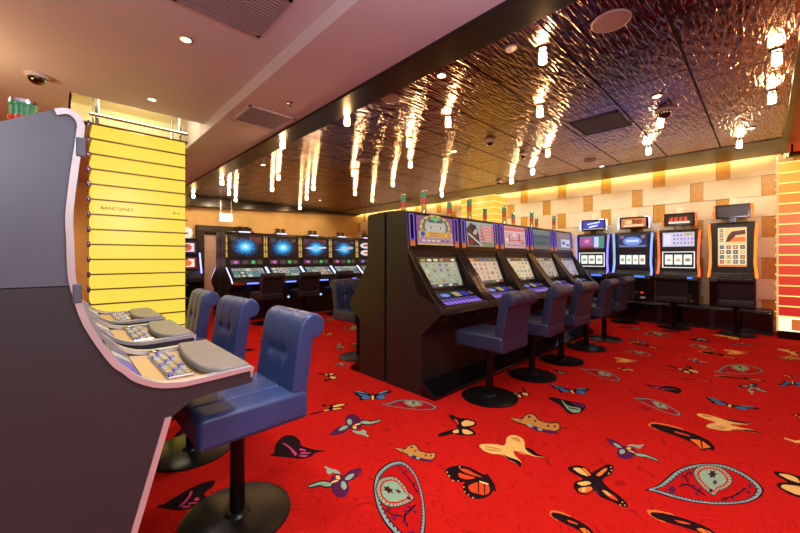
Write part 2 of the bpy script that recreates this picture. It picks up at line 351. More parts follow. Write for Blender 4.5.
def resample(poly, n):
    P_ = poly + [poly[0]]; L_ = [0]
    for a, b in zip(P_, P_[1:]): L_.append(L_[-1] + math.hypot(b[0] - a[0], b[1] - a[1]))
    out = []; i = 0
    for k in range(n):
        t = L_[-1] * k / n
        while L_[i + 1] < t: i += 1
        u = (t - L_[i]) / max(1e-9, L_[i + 1] - L_[i]); out.append((P_[i][0] + (P_[i + 1][0] - P_[i][0]) * u, P_[i][1] + (P_[i + 1][1] - P_[i][1]) * u))
    return out
def dashes(poly, c, ka, kb, n, mt, w_=.35):
    pts = resample(chaikin(poly), 2 * n); out = []
    for k in range(n):
        a, b = pts[2 * k], pts[(2 * k + 1) % (2 * n)]; b = (a[0] + (b[0] - a[0]) * w_ * 2, a[1] + (b[1] - a[1]) * w_ * 2)
        sc_ = lambda p, q: (c[0] + (p[0] - c[0]) * q, c[1] + (p[1] - c[1]) * q)
        out.append((mt, [sc_(a, ka), sc_(b, ka), sc_(b, kb), sc_(a, kb)]))
    return out
_p = HERO['paisley'][2]
HERO['paisley'] = (*HERO['paisley'][:2], _p[:4] + dashes(pais, (530, 181), .90, .86, 60, BLK) + _p[4:6] + dashes(drop, (520, 155), .98, .84, 30, DRD) + _p[6:])
_c = HERO['cream'][2]
HERO['cream'] = (*HERO['cream'][:2], [(BRN, scl(_c[0][1], (430, 262), 1.025))] + _c)
_layers = {}
hero_world, centres = {}, []
def lay(polys):
    k, last = -1, None
    for mt, poly in polys:
        if mt is not last or len(poly) > 24: k += 1
        last = mt; z = 0.0006 + 0.00012 * k
        fl.add([(x, y, z) for x, y in poly], [tuple(range(len(poly)))], mt)
for kind, ((ox, oy, s), anchors, polys) in HERO.items():
    fp = lambda p: floor_pt(ox + p[0] / s, oy + p[1] / s)
    wp = [(mt, [fp(p) for p in chaikin(poly)]) for mt, poly in polys]
    an = [fp(p) for p in anchors]
    hero_world[kind] = (an, wp); lay(wp); centres.append(((an[0][0] + an[1][0]) / 2, (an[0][1] + an[1][1]) / 2))
def affine(src, dst):
    a = Matrix(((src[1][0] - src[0][0], src[2][0] - src[0][0]), (src[1][1] - src[0][1], src[2][1] - src[0][1])))
    b = Matrix(((dst[1][0] - dst[0][0], dst[2][0] - dst[0][0]), (dst[1][1] - dst[0][1], dst[2][1] - dst[0][1])))
    m = b @ a.inverted()
    return lambda p: tuple(Vector(dst[0]) + m @ (Vector(p) - Vector(src[0])))
for kind, A, B, C in INST:
    an, wp = hero_world[kind]; dst = [floor_pt(*A), floor_pt(*B), floor_pt(*C)]
    T = affine(an, dst); lay([(mt, [T(p) for p in poly]) for mt, poly in wp])
    centres.append(((dst[0][0] + dst[1][0]) / 2, (dst[0][1] + dst[1][1]) / 2))
kinds = list(HERO)
for _ in range(6000):
    x, y = R.uniform(X0 + .4, 8.3), R.uniform(Y0 + .4, Y1 - .4)
    if any((x - a) ** 2 + (y - b) ** 2 < 0.62 ** 2 for a, b in centres): continue
    kind = R.choice(kinds); an, wp = hero_world[kind]; t = R.uniform(0, 2 * PI)
    cx, cy = (an[0][0] + an[1][0]) / 2, (an[0][1] + an[1][1]) / 2
    ct, st = math.cos(t), math.sin(t)
    lay([(mt, [(x + ct * (p[0] - cx) - st * (p[1] - cy), y + st * (p[0] - cx) + ct * (p[1] - cy)) for p in poly]) for mt, poly in wp])
    centres.append((x, y))
o = fl.build('floor', recalc=False)
bm = bmesh.new(); bm.from_mesh(o.data)
bm.normal_update()
for f_ in bm.faces:
    if f_.normal.z < 0: f_.normal_flip()
bm.to_mesh(o.data); bm.free()
struct(o)

# ---------------- walls
w = MB()
w.box(X1 + 0.02, X1 + 0.2, Y0, Y1 + .2, 0, 3.6, M['joint'])
RH = 0.372
rows = 10
for r_ in range(-1, rows):
    zt = 3.16 - RH * r_; zb = max(0.0, zt - RH)
    off = 0.553 if r_ % 2 == 0 else -0.06
    k0 = -6
    for k in range(k0, 14):
        cb = off + k * 1.0                  # ochre block centre, 0.2 m wide; beige panel 0.8 m
        for a, b, mt in ((cb - .1, cb + .1, M['gold']), (cb + .1, cb + .9, M['beige'] if (k * 7 + r_ * 3) % 3 else M['beige2'])):
            a, b = max(a, Y0), min(b, Y1)
            if b - a < .02: continue
            d = 0.010 if mt is M['gold'] else R.choice((0.0, -0.006, -0.012))
            w.box(X1 + d, X1 + 0.03, a + .002, b - .002, zb + .002, zt - .002, mt)
struct(w.build('wall_right', bevel=0.004, seg=1))
w = MB(); w.box(X0, X1, Y1, Y1 + .2, 0, 3.6, M['ochre']); struct(w.build('wall_back'))
w = MB(); w.box(X0 - .2, X0, Y0, Y1 + .2, 0, 3.6, M['brown_wall']); struct(w.build('wall_left'))
w = MB(); w.box(X0 - .2, X1 + .2, Y0 - .2, Y0, 0, 3.6, M['brown_wall']); struct(w.build('wall_front'))

# ---------------- ceilings
c = MB()
XS = 1.5; RX0, RY0, RY1, RZ = 0.1, 5.65, 6.85, 3.52
def slabd(x0, x1, y0, y1, z, mt, t=0.05): c.box(x0, x1, y0, y1, z, z + t, mt)
slabd(X0, XS, Y0, RY0, ZL, M['paint']); slabd(X0, RX0, RY0, RY1, ZL, M['paint']); slabd(X0, XS, RY1, Y1, ZL, M['paint'])
c.box(RX0, XS, RY0, RY1, RZ, RZ + .05, M['paint_hi'])
c.box(RX0 - .02, RX0, RY0, RY1, ZL, RZ, M['paint_hi']); c.box(RX0, XS, RY0 - .02, RY0, ZL + .05, RZ, M['paint_hi']); c.box(RX0, XS, RY1, RY1 + .02, ZL, RZ, M['paint_hi'])
c.box(XS, XS + .02, Y0, Y1, ZD, RZ, M['paint'])
slabd(XS + .02, 2.24, Y0, Y1, ZD, M['paint'])
struct(c.build('ceiling'))
c = MB()
XE, YE = 7.75, -0.2
c.box(2.24, 8.93, YE, Y1, ZD + .012, ZD + .06, M['seam']); c.box(8.7, X1 + .02, YE, Y1, 3.36, 3.42, M['paint_hi']); c.box(8.60, 8.70, YE, Y1, ZD + .06, 3.42, M['paint_hi'])
ny = int((11.3 - YE) / 0.7)
for j in range(ny):
    ya, yb = YE + .7 * j, YE + .7 * (j + 1)
    x = 2.56 - (0.35 if j % 2 == 0 else 0.0)
    if j == 1: x = 2.56 - .36
    xs = [2.56]
    q = 3.6 + (0.0 if j % 2 else 0.36) - 0.7 * 3
    while q < XE:
        if q > 2.66: xs.append(q)
        q += 0.7 * (1 if j % 3 else 2)
    xs.append(XE)
    for a, b in zip(xs, xs[1:]):
        tilt = 0.0
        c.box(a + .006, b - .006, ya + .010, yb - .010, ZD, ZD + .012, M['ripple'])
c.box(XE, 8.93, YE, Y1, ZD - .01, ZD + .02, M['frame_dark'])
c.box(2.56, XE, YE + .7 * ny, Y1, ZD - .01, ZD + .02, M['frame_dark'])
struct(c.build('ceiling_glossy'))
t = MB(); t.box(2.24, 2.56, YE - .06, Y1, ZD - .035, ZD + .05, M['frame_dark']); t.box(2.56, 8.93, YE - .05, YE + .01, ZD - .035, ZD + .05, M['frame_dark']); struct(t.build('trim_1', bevel=.004, seg=1))
t = MB(); t.add([(XS + .02, 11.6, 2.78), (8.9, 11.6, 3.06), (8.9, 11.99, 3.06), (XS + .02, 11.99, 2.78), (XS + .02, 11.6, ZD), (8.9, 11.6, ZD), (8.9, 11.99, ZD), (XS + .02, 11.99, ZD)], [(3, 2, 1, 0), (4, 5, 6, 7), (0, 1, 5, 4), (1, 2, 6, 5), (2, 3, 7, 6), (3, 0, 4, 7)], M['frame_dark']); struct(t.build('trim_2'))
c = MB(); c.box(2.24, X1, Y0, YE - .05, ZD + .02, ZD + .07, M['red_paint']); struct(c.build('ceiling_red'))

# cove light along the top of the panelled wall
cv = MB(); cv.box(8.895, 8.926, YE + .1, 11.9, ZD + .062, ZD + .092, em((255, 216, 140), 45))
tag(cv.build('cove_light'), 'warm strip light in the ceiling cove above the beige panelled wall', 'cove light')

# portal and door in the far wall
d = MB()
d.box(2.95, 3.17, 11.86, 11.995, 0, 2.12, M['black']); d.box(4.4, 4.6, 11.86, 11.995, 0, 2.2, M['black']); d.box(2.95, 4.6, 11.86, 11.995, 2.12, 2.30, M['black'])
door = struct(d.build('door_1', bevel=.01, seg=1))
d = MB(); d.box(3.17, 4.4, 11.93, 11.99, 0, 2.12, M['stone']); d.build('door_panel', door)
d = MB(); d.box(3.17, 4.4, 11.90, 11.95, 2.02, 2.12, M['gloss']); d.build('door_head', door)

# ================================================================== SCREEN PAINTER
class Screen:
    """flat picture on a plane: o + u*U + v*V, layers stacked along the normal"""
    def __init__(s, o, U, V, glow=1.0):
        s.o, s.U, s.V = Vector(o), Vector(U), Vector(V); s.n = s.U.cross(s.V).normalized(); s.mb = MB(); s.k = 0; s.g = glow
        s.asp = s.U.length / s.V.length
    def P(s, u, v): return s.o + s.U * u + s.V * v + s.n * (0.0006 * s.k)
    def poly(s, pts, rgb, g=None):
        s.mb.add([s.P(*p) for p in pts], [tuple(range(len(pts)))], em(rgb, s.g if g is None else g)); s.k += 1; return s
    def rect(s, a, b, c_, d_, rgb, g=None): return s.poly([(a, b), (c_, b), (c_, d_), (a, d_)], rgb, g)
    def oval(s, u, v, ru, rv, rgb, g=None, n=20): return s.poly([(u + ru * math.cos(2 * PI * i / n), v + rv * math.sin(2 * PI * i / n)) for i in range(n)], rgb, g)
    def star(s, u, v, ru, rv, rgb, n=14, inner=.45, g=None, jit=0.0, rr=R):
        pts = []
        for i in range(2 * n):
            k = (1 if i % 2 == 0 else inner) * (1 + jit * rr.uniform(-1, 1)); a = PI * i / n
            pts.append((u + ru * k * math.cos(a), v + rv * k * math.sin(a)))
        return s.poly(pts, rgb, g)
    def build(s, name, parent): return s.mb.build(name, parent, recalc=False)

def reel_grid(S, bg, cols, rows_, pal, rr, m=0.06, top=0.14, bot=0.1):
    S.rect(0, 0, 1, 1, bg)
    S.rect(0, 1 - top, 1, 1, tuple(int(v * .45) for v in bg)); S.rect(0, 0, 1, bot, tuple(int(v * .5) for v in bg))
    for i in range(6): S.rect(.05 + i * .16, 1 - top + .03, .15 + i * .16, 1 - .03, rr.choice(pal))
    for i in range(7): S.rect(.04 + i * .135, .02, .14 + i * .135, bot - .02, rr.choice(pal))
    S.k = 3
    cw = (1 - 2 * m) / cols; ch = (1 - top - bot - .04) / rows_
    for i in range(cols):
        for j in range(rows_):
            u, v = m + cw * (i + .5), bot + .02 + ch * (j + .5)
            S.k = 3; S.rect(u - cw * .45, v - ch * .45, u + cw * .45, v + ch * .45, tuple(min(255, x + 18) for x in bg))
            p = tuple(int(.55 * a_ + .45 * b_) for a_, b_ in zip(rr.choice(pal), bg)); S.k = 4
            t_ = rr.random()
            if t_ < .35: S.oval(u, v, cw * .3, ch * .33, p)
            elif t_ < .6: S.star(u, v, cw * .36, ch * .4, p, 5)
            else: S.rect(u - cw * .25, v - ch * .3, u + cw * .25, v + ch * .3, p)
            S.k = 5; S.oval(u + cw * .05, v + ch * .05, cw * .12, ch * .14, rr.choice(pal))

def signal_tower(parent, x, y, z, r=0.032, h=0.26, low=True):
    s = MB(); s.lathe([(r * .7, z - .004), (r * .7, z + .02), (r, z + .024), (r, z + .034)], M['chrome'], (x, y), 18)
    a = s.build('signal_tower', parent, smooth=True)
    parts = [((222, 160, 40), .55), ((200, 52, 30), .75), ((60, 150, 96), .55)]
    hh = (h - .05) / 3
    for i, (rgb, g) in enumerate(parts):
        q = MB(); zz = z + .034 + i * hh
        q.lathe([(r * .94, zz), (r * .94, zz + hh - .008), (r * 1.04, zz + hh - .008), (r * 1.04, zz + hh)], em(rgb, g), (x, y), 18)
        l = q.build('signal_lens', a, smooth=True)
    q = MB(); zz = z + .034 + 3 * hh; q.lathe([(r * 1.04, zz), (r * 1.0, zz + .012), (r * .6, zz + .018)], M['chrome'], (x, y), 18); q.build('signal_cap', a, smooth=True)
    return a

# ================================================================== CHAIRS (pole at the origin, sitter faces +Y)
def seat_mesh(mat):
    prof = []
    y0, y1, z0, z1, r = -.270, .235, .485, .632, .035
    for cx, cz, a0 in ((y1 - r, z1 - r, 0), (y0 + r, z1 - r, 90), (y0 + r * .6, z0 + r * .6, 180), (y1 - r * .6, z0 + r * .6, 270)):
        rr = r if a0 < 180 else r * .6
        for k in range(6):
            a = math.radians(a0 + 18 * k); prof.append((cx + rr * math.cos(a), cz + rr * math.sin(a)))
        if a0 == 0: prof += [(y1 - r - (y1 - y0 - 2 * r) * t / 12, z1) for t in range(1, 12)]
    st = end_stations(.235, .03)
    def off(x, y, z):
        if z < z1 - .004: return 0
        d = 0
        for sx in (-.078, .078): d += .009 * math.exp(-((x - sx) / .007) ** 2)
        d += .006 * math.exp(-((y + .0) / .008) ** 2) * 0
        return d
    mb = MB(); loft(mb, prof, st, mat, lambda x, y, z: off(x, y, z)); return mb
def end_stations(hw, r):
    st = []
    for k in range(7):
        a = k / 6 * PI / 2; st.append((-hw + r * (1 - math.sin(a)) * 1.0, 0)); st[-1] = (-hw + r - r * math.cos(PI / 2 - a) if False else -hw + r * (1 - math.cos(a)), r * (1 - math.sin(a)) * .8)
    mid = sorted(set([round(-hw + r + (2 * hw - 2 * r) * t / 30, 4) for t in range(1, 30)] + [s + d for s in (-.078, .078) for d in (-.014, -.007, 0, .007, .014)]))
    st += [(x, 0) for x in mid]
    st += [(-x, i) for x, i in reversed(st[:7])]
    return st
def back_mesh(mat):
    prof = [(-.15 - .045 * t / 20, .60 + .31 * t / 20) for t in range(0, 20)]
    cy, cz, r = -.278, .945, .067
    # front face runs up and rolls over to the rear
    prof += [(-.198, .925), (-.204, .945)]
    for k in range(0, 15):
        a = math.radians(25 + k * 18); prof.append((cy + (r + .006 * max(0, math.cos(a))) * math.cos(a), cz + r * math.sin(a)))
    prof += [(-.278 + .038 * t / 8 , .875 - .275 * t / 8) for t in range(0, 9)]
    prof += [(-.225, .592), (-.165, .592)]
    prof = [(y - .028, z) for y, z in prof]
    st = end_stations(.225, .02)
    def off(x, y, z):
        d = 0
        front = (y > -.238 and .61 < z < .95)
        if front or z > .95:
            for sx in (-.078, .078): d += .007 * math.exp(-((x - sx) / .006) ** 2)
        if front:
            for sx in (-.078, .078): d += .022 * math.exp(-((x - sx) / .022) ** 2 - ((z - .80) / .022) ** 2)
            d += .008 * math.exp(-((z - .80) / .03) ** 2) * math.exp(-(x / .1) ** 2)
        return d
    mb = MB(); loft(mb, prof, st, mat, off); return mb
def make_chair(name, label, mat, loc, rz, group):
    t = thing(name, label, 'chair', loc, rz, group)
    seat_mesh(mat).build('seat', t, smooth=True)
    b = back_mesh(mat).build('backrest', t, smooth=True)
    p = MB(); p.lathe([(.036, .012), (.034, .40), (.05, .445), (.11, .475), (.11, .488)], M['pole'], seg=24); p.build('pole', t, smooth=True)
    p = MB(); p.lathe([(.258, .0015), (.258, .008), (.245, .013), (.06, .018), (.05, .03), (.037, .034)], M['base'], seg=56); p.build('base', t, smooth=True)
    return t

GN = 'blue leather stools in the near row'
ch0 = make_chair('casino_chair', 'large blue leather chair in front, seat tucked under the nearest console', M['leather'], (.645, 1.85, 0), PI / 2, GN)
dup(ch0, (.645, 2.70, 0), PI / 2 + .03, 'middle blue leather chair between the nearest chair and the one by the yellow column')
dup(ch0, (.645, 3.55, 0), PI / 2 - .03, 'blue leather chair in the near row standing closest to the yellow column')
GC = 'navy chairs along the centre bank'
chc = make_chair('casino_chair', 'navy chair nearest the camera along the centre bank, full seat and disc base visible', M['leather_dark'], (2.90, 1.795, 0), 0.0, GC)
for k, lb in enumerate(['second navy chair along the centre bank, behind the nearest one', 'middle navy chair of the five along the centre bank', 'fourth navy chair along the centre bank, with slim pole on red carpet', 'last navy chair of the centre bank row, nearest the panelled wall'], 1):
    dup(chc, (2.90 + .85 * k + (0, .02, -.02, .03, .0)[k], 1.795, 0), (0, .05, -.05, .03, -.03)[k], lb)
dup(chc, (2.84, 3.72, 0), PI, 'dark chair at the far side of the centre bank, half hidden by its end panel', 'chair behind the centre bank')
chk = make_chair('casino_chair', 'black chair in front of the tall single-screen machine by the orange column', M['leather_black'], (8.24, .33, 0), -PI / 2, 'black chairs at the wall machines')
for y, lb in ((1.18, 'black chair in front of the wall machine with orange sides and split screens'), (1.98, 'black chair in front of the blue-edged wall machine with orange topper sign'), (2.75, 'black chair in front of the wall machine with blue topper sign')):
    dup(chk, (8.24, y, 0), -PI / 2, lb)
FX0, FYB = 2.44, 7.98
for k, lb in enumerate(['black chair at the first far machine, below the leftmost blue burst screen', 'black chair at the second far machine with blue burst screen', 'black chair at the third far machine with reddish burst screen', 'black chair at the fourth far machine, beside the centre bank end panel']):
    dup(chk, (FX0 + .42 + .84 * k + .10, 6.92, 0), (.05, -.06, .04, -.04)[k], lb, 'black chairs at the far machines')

# ================================================================== CENTRE BANK (back plane y=0, front towards -y)
CP = [(0, 0), (0, 1.785), (-.25, 1.775), (-.285, 1.758), (-.312, 1.374), (-.318, 1.315), (-.452, .965), (-.735, .842), (-.748, .80), (-.72, .775), (-.482, .56), (-.482, 0)]
CW = .856
PAL = [(60, 92, 150), (190, 150, 70), (150, 60, 60), (88, 130, 90), (230, 220, 190), (120, 90, 140), (210, 180, 120)]
def lerp(a, b, t): return a + (b - a) * t
def fr(x0, x1, a, b, t0, t1, lift=.004):
    """screen frame on the profile segment a->b ((y,z) top to bottom): returns origin, U, V for a picture between t0 and t1"""
    ya, za = lerp(a[0], b[0], t1), lerp(a[1], b[1], t1); yb, zb = lerp(a[0], b[0], t0), lerp(a[1], b[1], t0)
    n = Vector((0, -(a[1] - b[1]), (b[0] - a[0]) * -1)); n = Vector((0, b[1] - a[1], -(b[0] - a[0]))).normalized()
    if n.y > 0: n = -n
    o = Vector((x0, ya, za)) + n * lift
    return o, (x1 - x0, 0, 0), (0, yb - ya, zb - za), n
def slab_on(mb, x0, x1, a, b, t0, t1, l0, l1, mat):
    o, U, V, n = fr(x0, x1, a, b, t0, t1, l0); U, V = Vector(U), Vector(V); d_ = n * (l1 - l0)
    q = [o, o + U, o + U + V, o + V]; vs = q + [p + d_ for p in q]
    mb.add(vs, [(3, 2, 1, 0), (4, 5, 6, 7), (0, 1, 5, 4), (1, 2, 6, 5), (2, 3, 7, 6), (3, 0, 4, 7)], mat)

def paint_topper(S, k):
    rr = random.Random(40 + k)
    if k == 0:
        S.rect(0, 0, 1, 1, (138, 88, 132)); S.oval(.5, .62, .42, .44, (176, 150, 70)); S.oval(.5, .64, .36, .38, (96, 110, 96)); S.oval(.5, .62, .29, .34, (182, 176, 164))
        for q in range(14):
            a = q * 2 * PI / 14; S.k = 4; S.oval(.5 + .39 * math.cos(a), .62 + .40 * math.sin(a), .035, .045, (206, 186, 104))
        S.k = 5; S.rect(.3, .78, .7, .9, (92, 96, 84)); S.oval(.5, .90, .07, .08, (80, 190, 120))
        for e in (.37, .63): S.k = 6; S.oval(e, .60, .065, .035, (206, 206, 198)); S.oval(e, .60, .025, .033, (74, 84, 92)); S.rect(e - .07, .645, e + .07, .66, (116, 104, 94))
        S.k = 9; S.rect(.04, .26, .96, .46, (190, 168, 96)); S.rect(.02, .05, .98, .25, (168, 130, 148)); S.oval(.14, .37, .055, .09, (50, 74, 180))
        for q in range(7): S.k = 11; S.oval(.27 + q * .1, .36, .04, .075, rr.choice([(206, 112, 34), (222, 140, 44), (190, 84, 50)])); S.oval(.27 + q * .1, .36, .016, .035, (236, 190, 90))
        S.k = 11
        for q in range(6): S.k = 11; S.rect(.12 + q * .13, .12, .2 + q * .13, .17, rr.choice([(224, 204, 130), (90, 64, 96), (214, 196, 214)]))
        S.rect(.0, .0, 1, .035, (214, 190, 96))
    elif k == 1:
        S.rect(0, 0, 1, 1, (148, 158, 160)); S.rect(0, 0, 1, .2, (128, 124, 104)); S.poly([(.05, .05), (.0, .7), (.15, .95), (.3, .85), (.42, .5), (.45, .05)], (62, 52, 60)); S.oval(.28, .62, .08, .15, (190, 158, 140)); S.poly([(.16, .8), (.3, .9), (.38, .65), (.3, .72), (.2, .55)], (40, 30, 38))
        S.poly([(.02, .5), (.06, .54), (.55, .06), (.5, .02)], (186, 182, 176)); S.rect(.08, .1, .2, .25, (150, 40, 40))
        for q in range(5): S.k = 7; S.rect(.48, .78 - q * .13, .98, .87 - q * .13, (206, 78, 76)); S.rect(.52 + .03 * q, .8 - q * .13, .9, .85 - q * .13, (226, 160, 150))
    elif k == 2:
        S.rect(0, 0, 1, 1, (196, 156, 160)); S.rect(0, .78, 1, .95, (206, 112, 112)); S.rect(0, .72, 1, .76, (220, 196, 196))
        S.rect(.2, .3, .24, .62, (180, 60, 64)); S.rect(.2, .34, .9, .38, (190, 66, 66)); S.rect(.66, .3, .72, .66, (180, 60, 64)); S.rect(.75, .22, .95, .28, (176, 62, 66)); S.oval(.1, .36, .06, .08, (230, 204, 200)); S.oval(.46, .6, .1, .08, (222, 190, 190)); S.rect(.1, .1, .9, .16, (170, 120, 126))
    elif k == 3:
        S.rect(0, 0, 1, 1, (66, 92, 98)); S.rect(0, .75, 1, 1, (96, 116, 118)); S.rect(0, 0, 1, .18, (104, 96, 88))
        for q in range(7): S.k = 3; S.rect(.12 + q * .11, .28, .19 + q * .11, .68, (34, 58, 70)); S.rect(.14 + q * .11, .34, .16 + q * .11, .6, (110, 146, 150))
    else:
        S.rect(0, 0, 1, 1, (120, 116, 122)); S.rect(.3, .16, .95, .62, (196, 200, 212)); S.rect(.36, .3, .6, .5, (110, 120, 196)); S.rect(.1, .7, .9, .9, (140, 122, 120)); S.rect(.66, .24, .9, .36, (90, 96, 130))
BANK_BG = [(150, 158, 138), (196, 172, 150), (204, 186, 152), (160, 148, 136), (156, 150, 170)]
CP2 = [(0, 0), (0, 1.785), (-.25, 1.775), (-.268, 1.758), (-.275, 1.30), (-.278, 1.25), (-.40, 1.07), (-.60, .79), (-.615, .76), (-.60, .74), (-.42, .60), (-.42, 0)]
def centre_machine(k, label, loc, rz, group, CP=CP):
    t = thing('slot_machine', label, 'slot machine', loc, rz, group)
    hw = CW / 2 - .003
    c_ = MB(); c_.prism(CP, -hw, hw, M['blackbrown']); cab = c_.build('cabinet', t, bevel=.006, seg=2)
    f_ = MB(); yk = CP[-1][0] - .002; f_.prism([(yk, 0), (yk, .125), (yk - .018, .13), (yk - .178, .03), (yk - .178, 0)], -hw, hw, M['gloss']); f_.build('foot_plate', t, bevel=.004, seg=1)
    a, b = CP[3], CP[4]; a2, b2 = CP[5], CP[6]; a3, b3 = CP[6], CP[7]
    m_ = MB()
    slab_on(m_, -.42, .42, a, b, .0, .98, .0, .01, M['bezel']); m_.build('topper_frame', t, bevel=.003, seg=1)
    o, U, V, n = fr(-.295, .295, a, b, .06, .84, .013)
    S = Screen(o, U, V, 1.0); paint_topper(S, k); S.build('topper_screen', t)
    for sx in (-1, 1):
        nb = MB(); xa = sx * .36
        for (u0, u1, t0, t1) in ((xa - .036, xa - .024, .05, .72), (xa + .024, xa + .036, .05, .72), (xa - .036, xa + .036, .04, .06), (xa - .036, xa + .036, .70, .725)):
            slab_on(nb, u0, u1, a, b, t0, t1, .008, .016, em((112, 84, 196), 1.1))
        slab_on(nb, xa - .022, xa + .022, a, b, .07, .70, .008, .012, M['gloss'])
        nb.build('neon_bar', t)
        lb = MB(); slab_on(lb, xa - .034, xa + .034, a, b, .74, .88, .008, .016, em((214, 112, 62), .8)); lb.build('indicator', t)
    m_ = MB(); slab_on(m_, -.345, .345, a2, b2, .02, .97, .0, .008, M['bezel']); m_.build('screen_frame', t, bevel=.003, seg=1)
    o, U, V, n = fr(-.30, .30, a2, b2, .06, .90, .011)
    S = Screen(o, U, V, .9); reel_grid(S, BANK_BG[k % 5], 5, 4, PAL, random.Random(k + 3)); S.build('main_screen', t)
    # button deck
    o, U, V, n = fr(-.33, .33, a3, b3, .05, .95, .004)
    S = Screen(o, U, V, 1.0); rr = random.Random(k)
    S.rect(0, 0, 1, 1, (24, 22, 26), .4)
    for q in range(9): S.k = 1; S.rect(.06 + q * .1, .10, .14 + q * .1, .30, (142, 104, 222), 1.0)
    for q in range(9): S.k = 1; S.rect(.08 + q * .1, .34, .15 + q * .1, .46, (112, 90, 196), .8)
    S.oval(.30, .70, .11, .13, (82, 104, 196), .9); S.oval(.30, .70, .08, .09, (112, 130, 210), 1.0); S.rect(.02, .6, .14, .85, (96, 74, 84), .7); S.rect(.5, .56, .66, .86, (176, 164, 120), .8); S.rect(.70, .56, .86, .86, (60, 62, 176), .8); S.rect(.9, .6, .98, .8, (150, 120, 90), .6)
    S.build('button_deck', t)
    # curved fins between the screens
    for sx in (-1, 1):
        fn = MB(); xa, xb = sx * .346, sx * (CW / 2 - .003)
        if CP is CP2: continue
        fn.prism([(-.311, 1.385), (-.345, 1.33), (-.43, 1.215), (-.535, 1.075), (-.62, .955), (-.70, .875), (-.738, .846), (-.728, .838), (-.44, .955), (-.30, 1.32)], min(xa, xb), max(xa, xb), M['fin'])
        fn.build('fin', t, bevel=.02, seg=3, smooth=True)
    lp = MB(); lp.tube([(-hw + .01, b3[0] - .013, .79), (hw - .01, b3[0] - .013, .79)], .012, M['fin']); lp.build('console_edge', t, smooth=True)
    lk = MB()
    for x_, z_ in () if CP is CP2 else ((-.28, .72), (.02, .70), (.26, .72)):
        yy = -.482 - (z_ - .56) / (.775 - .56) * .238
        lk.box(x_ - .007, x_ + .007, yy - .012, yy + .02, z_ - .007, z_ + .007, M['chrome'])
    if CP is not CP2: lk.build('lock', t)
    signal_tower(t, 0.0, -.14, 1.78)
    return t
GB = 'slot machines on the near side of the centre bank'
BL = ['centre bank machine nearest the camera, topper shows a pale face in gold frame', 'second centre bank machine, topper with a dark figure and red lines', 'third centre bank machine, topper with pink and red picture', 'fourth centre bank machine, dark teal topper picture with vertical bars', 'last centre bank machine before the panelled wall, grey topper picture']
for k in range(5): centre_machine(k, BL[k], (FX0 + CW * (k + .5), 2.735, 0), 0, GB)
mb_ = centre_machine(2, 'end machine on the far side of the centre bank, only its brown side panel seen', (FX0 + CW * .5, 2.772, 0), PI, 'slot machines on the far side of the centre bank', CP2)
for k, lb in enumerate(['second far-side machine of the centre bank, only its signal lamp shows', 'third far-side machine of the centre bank, only its signal lamp shows', 'fourth far-side machine of the centre bank, only its signal lamp shows', 'fifth far-side machine of the centre bank, behind the grey topper machine'], 1):
    dup(mb_, (FX0 + CW * (k + .5), 2.772, 0), PI, lb)

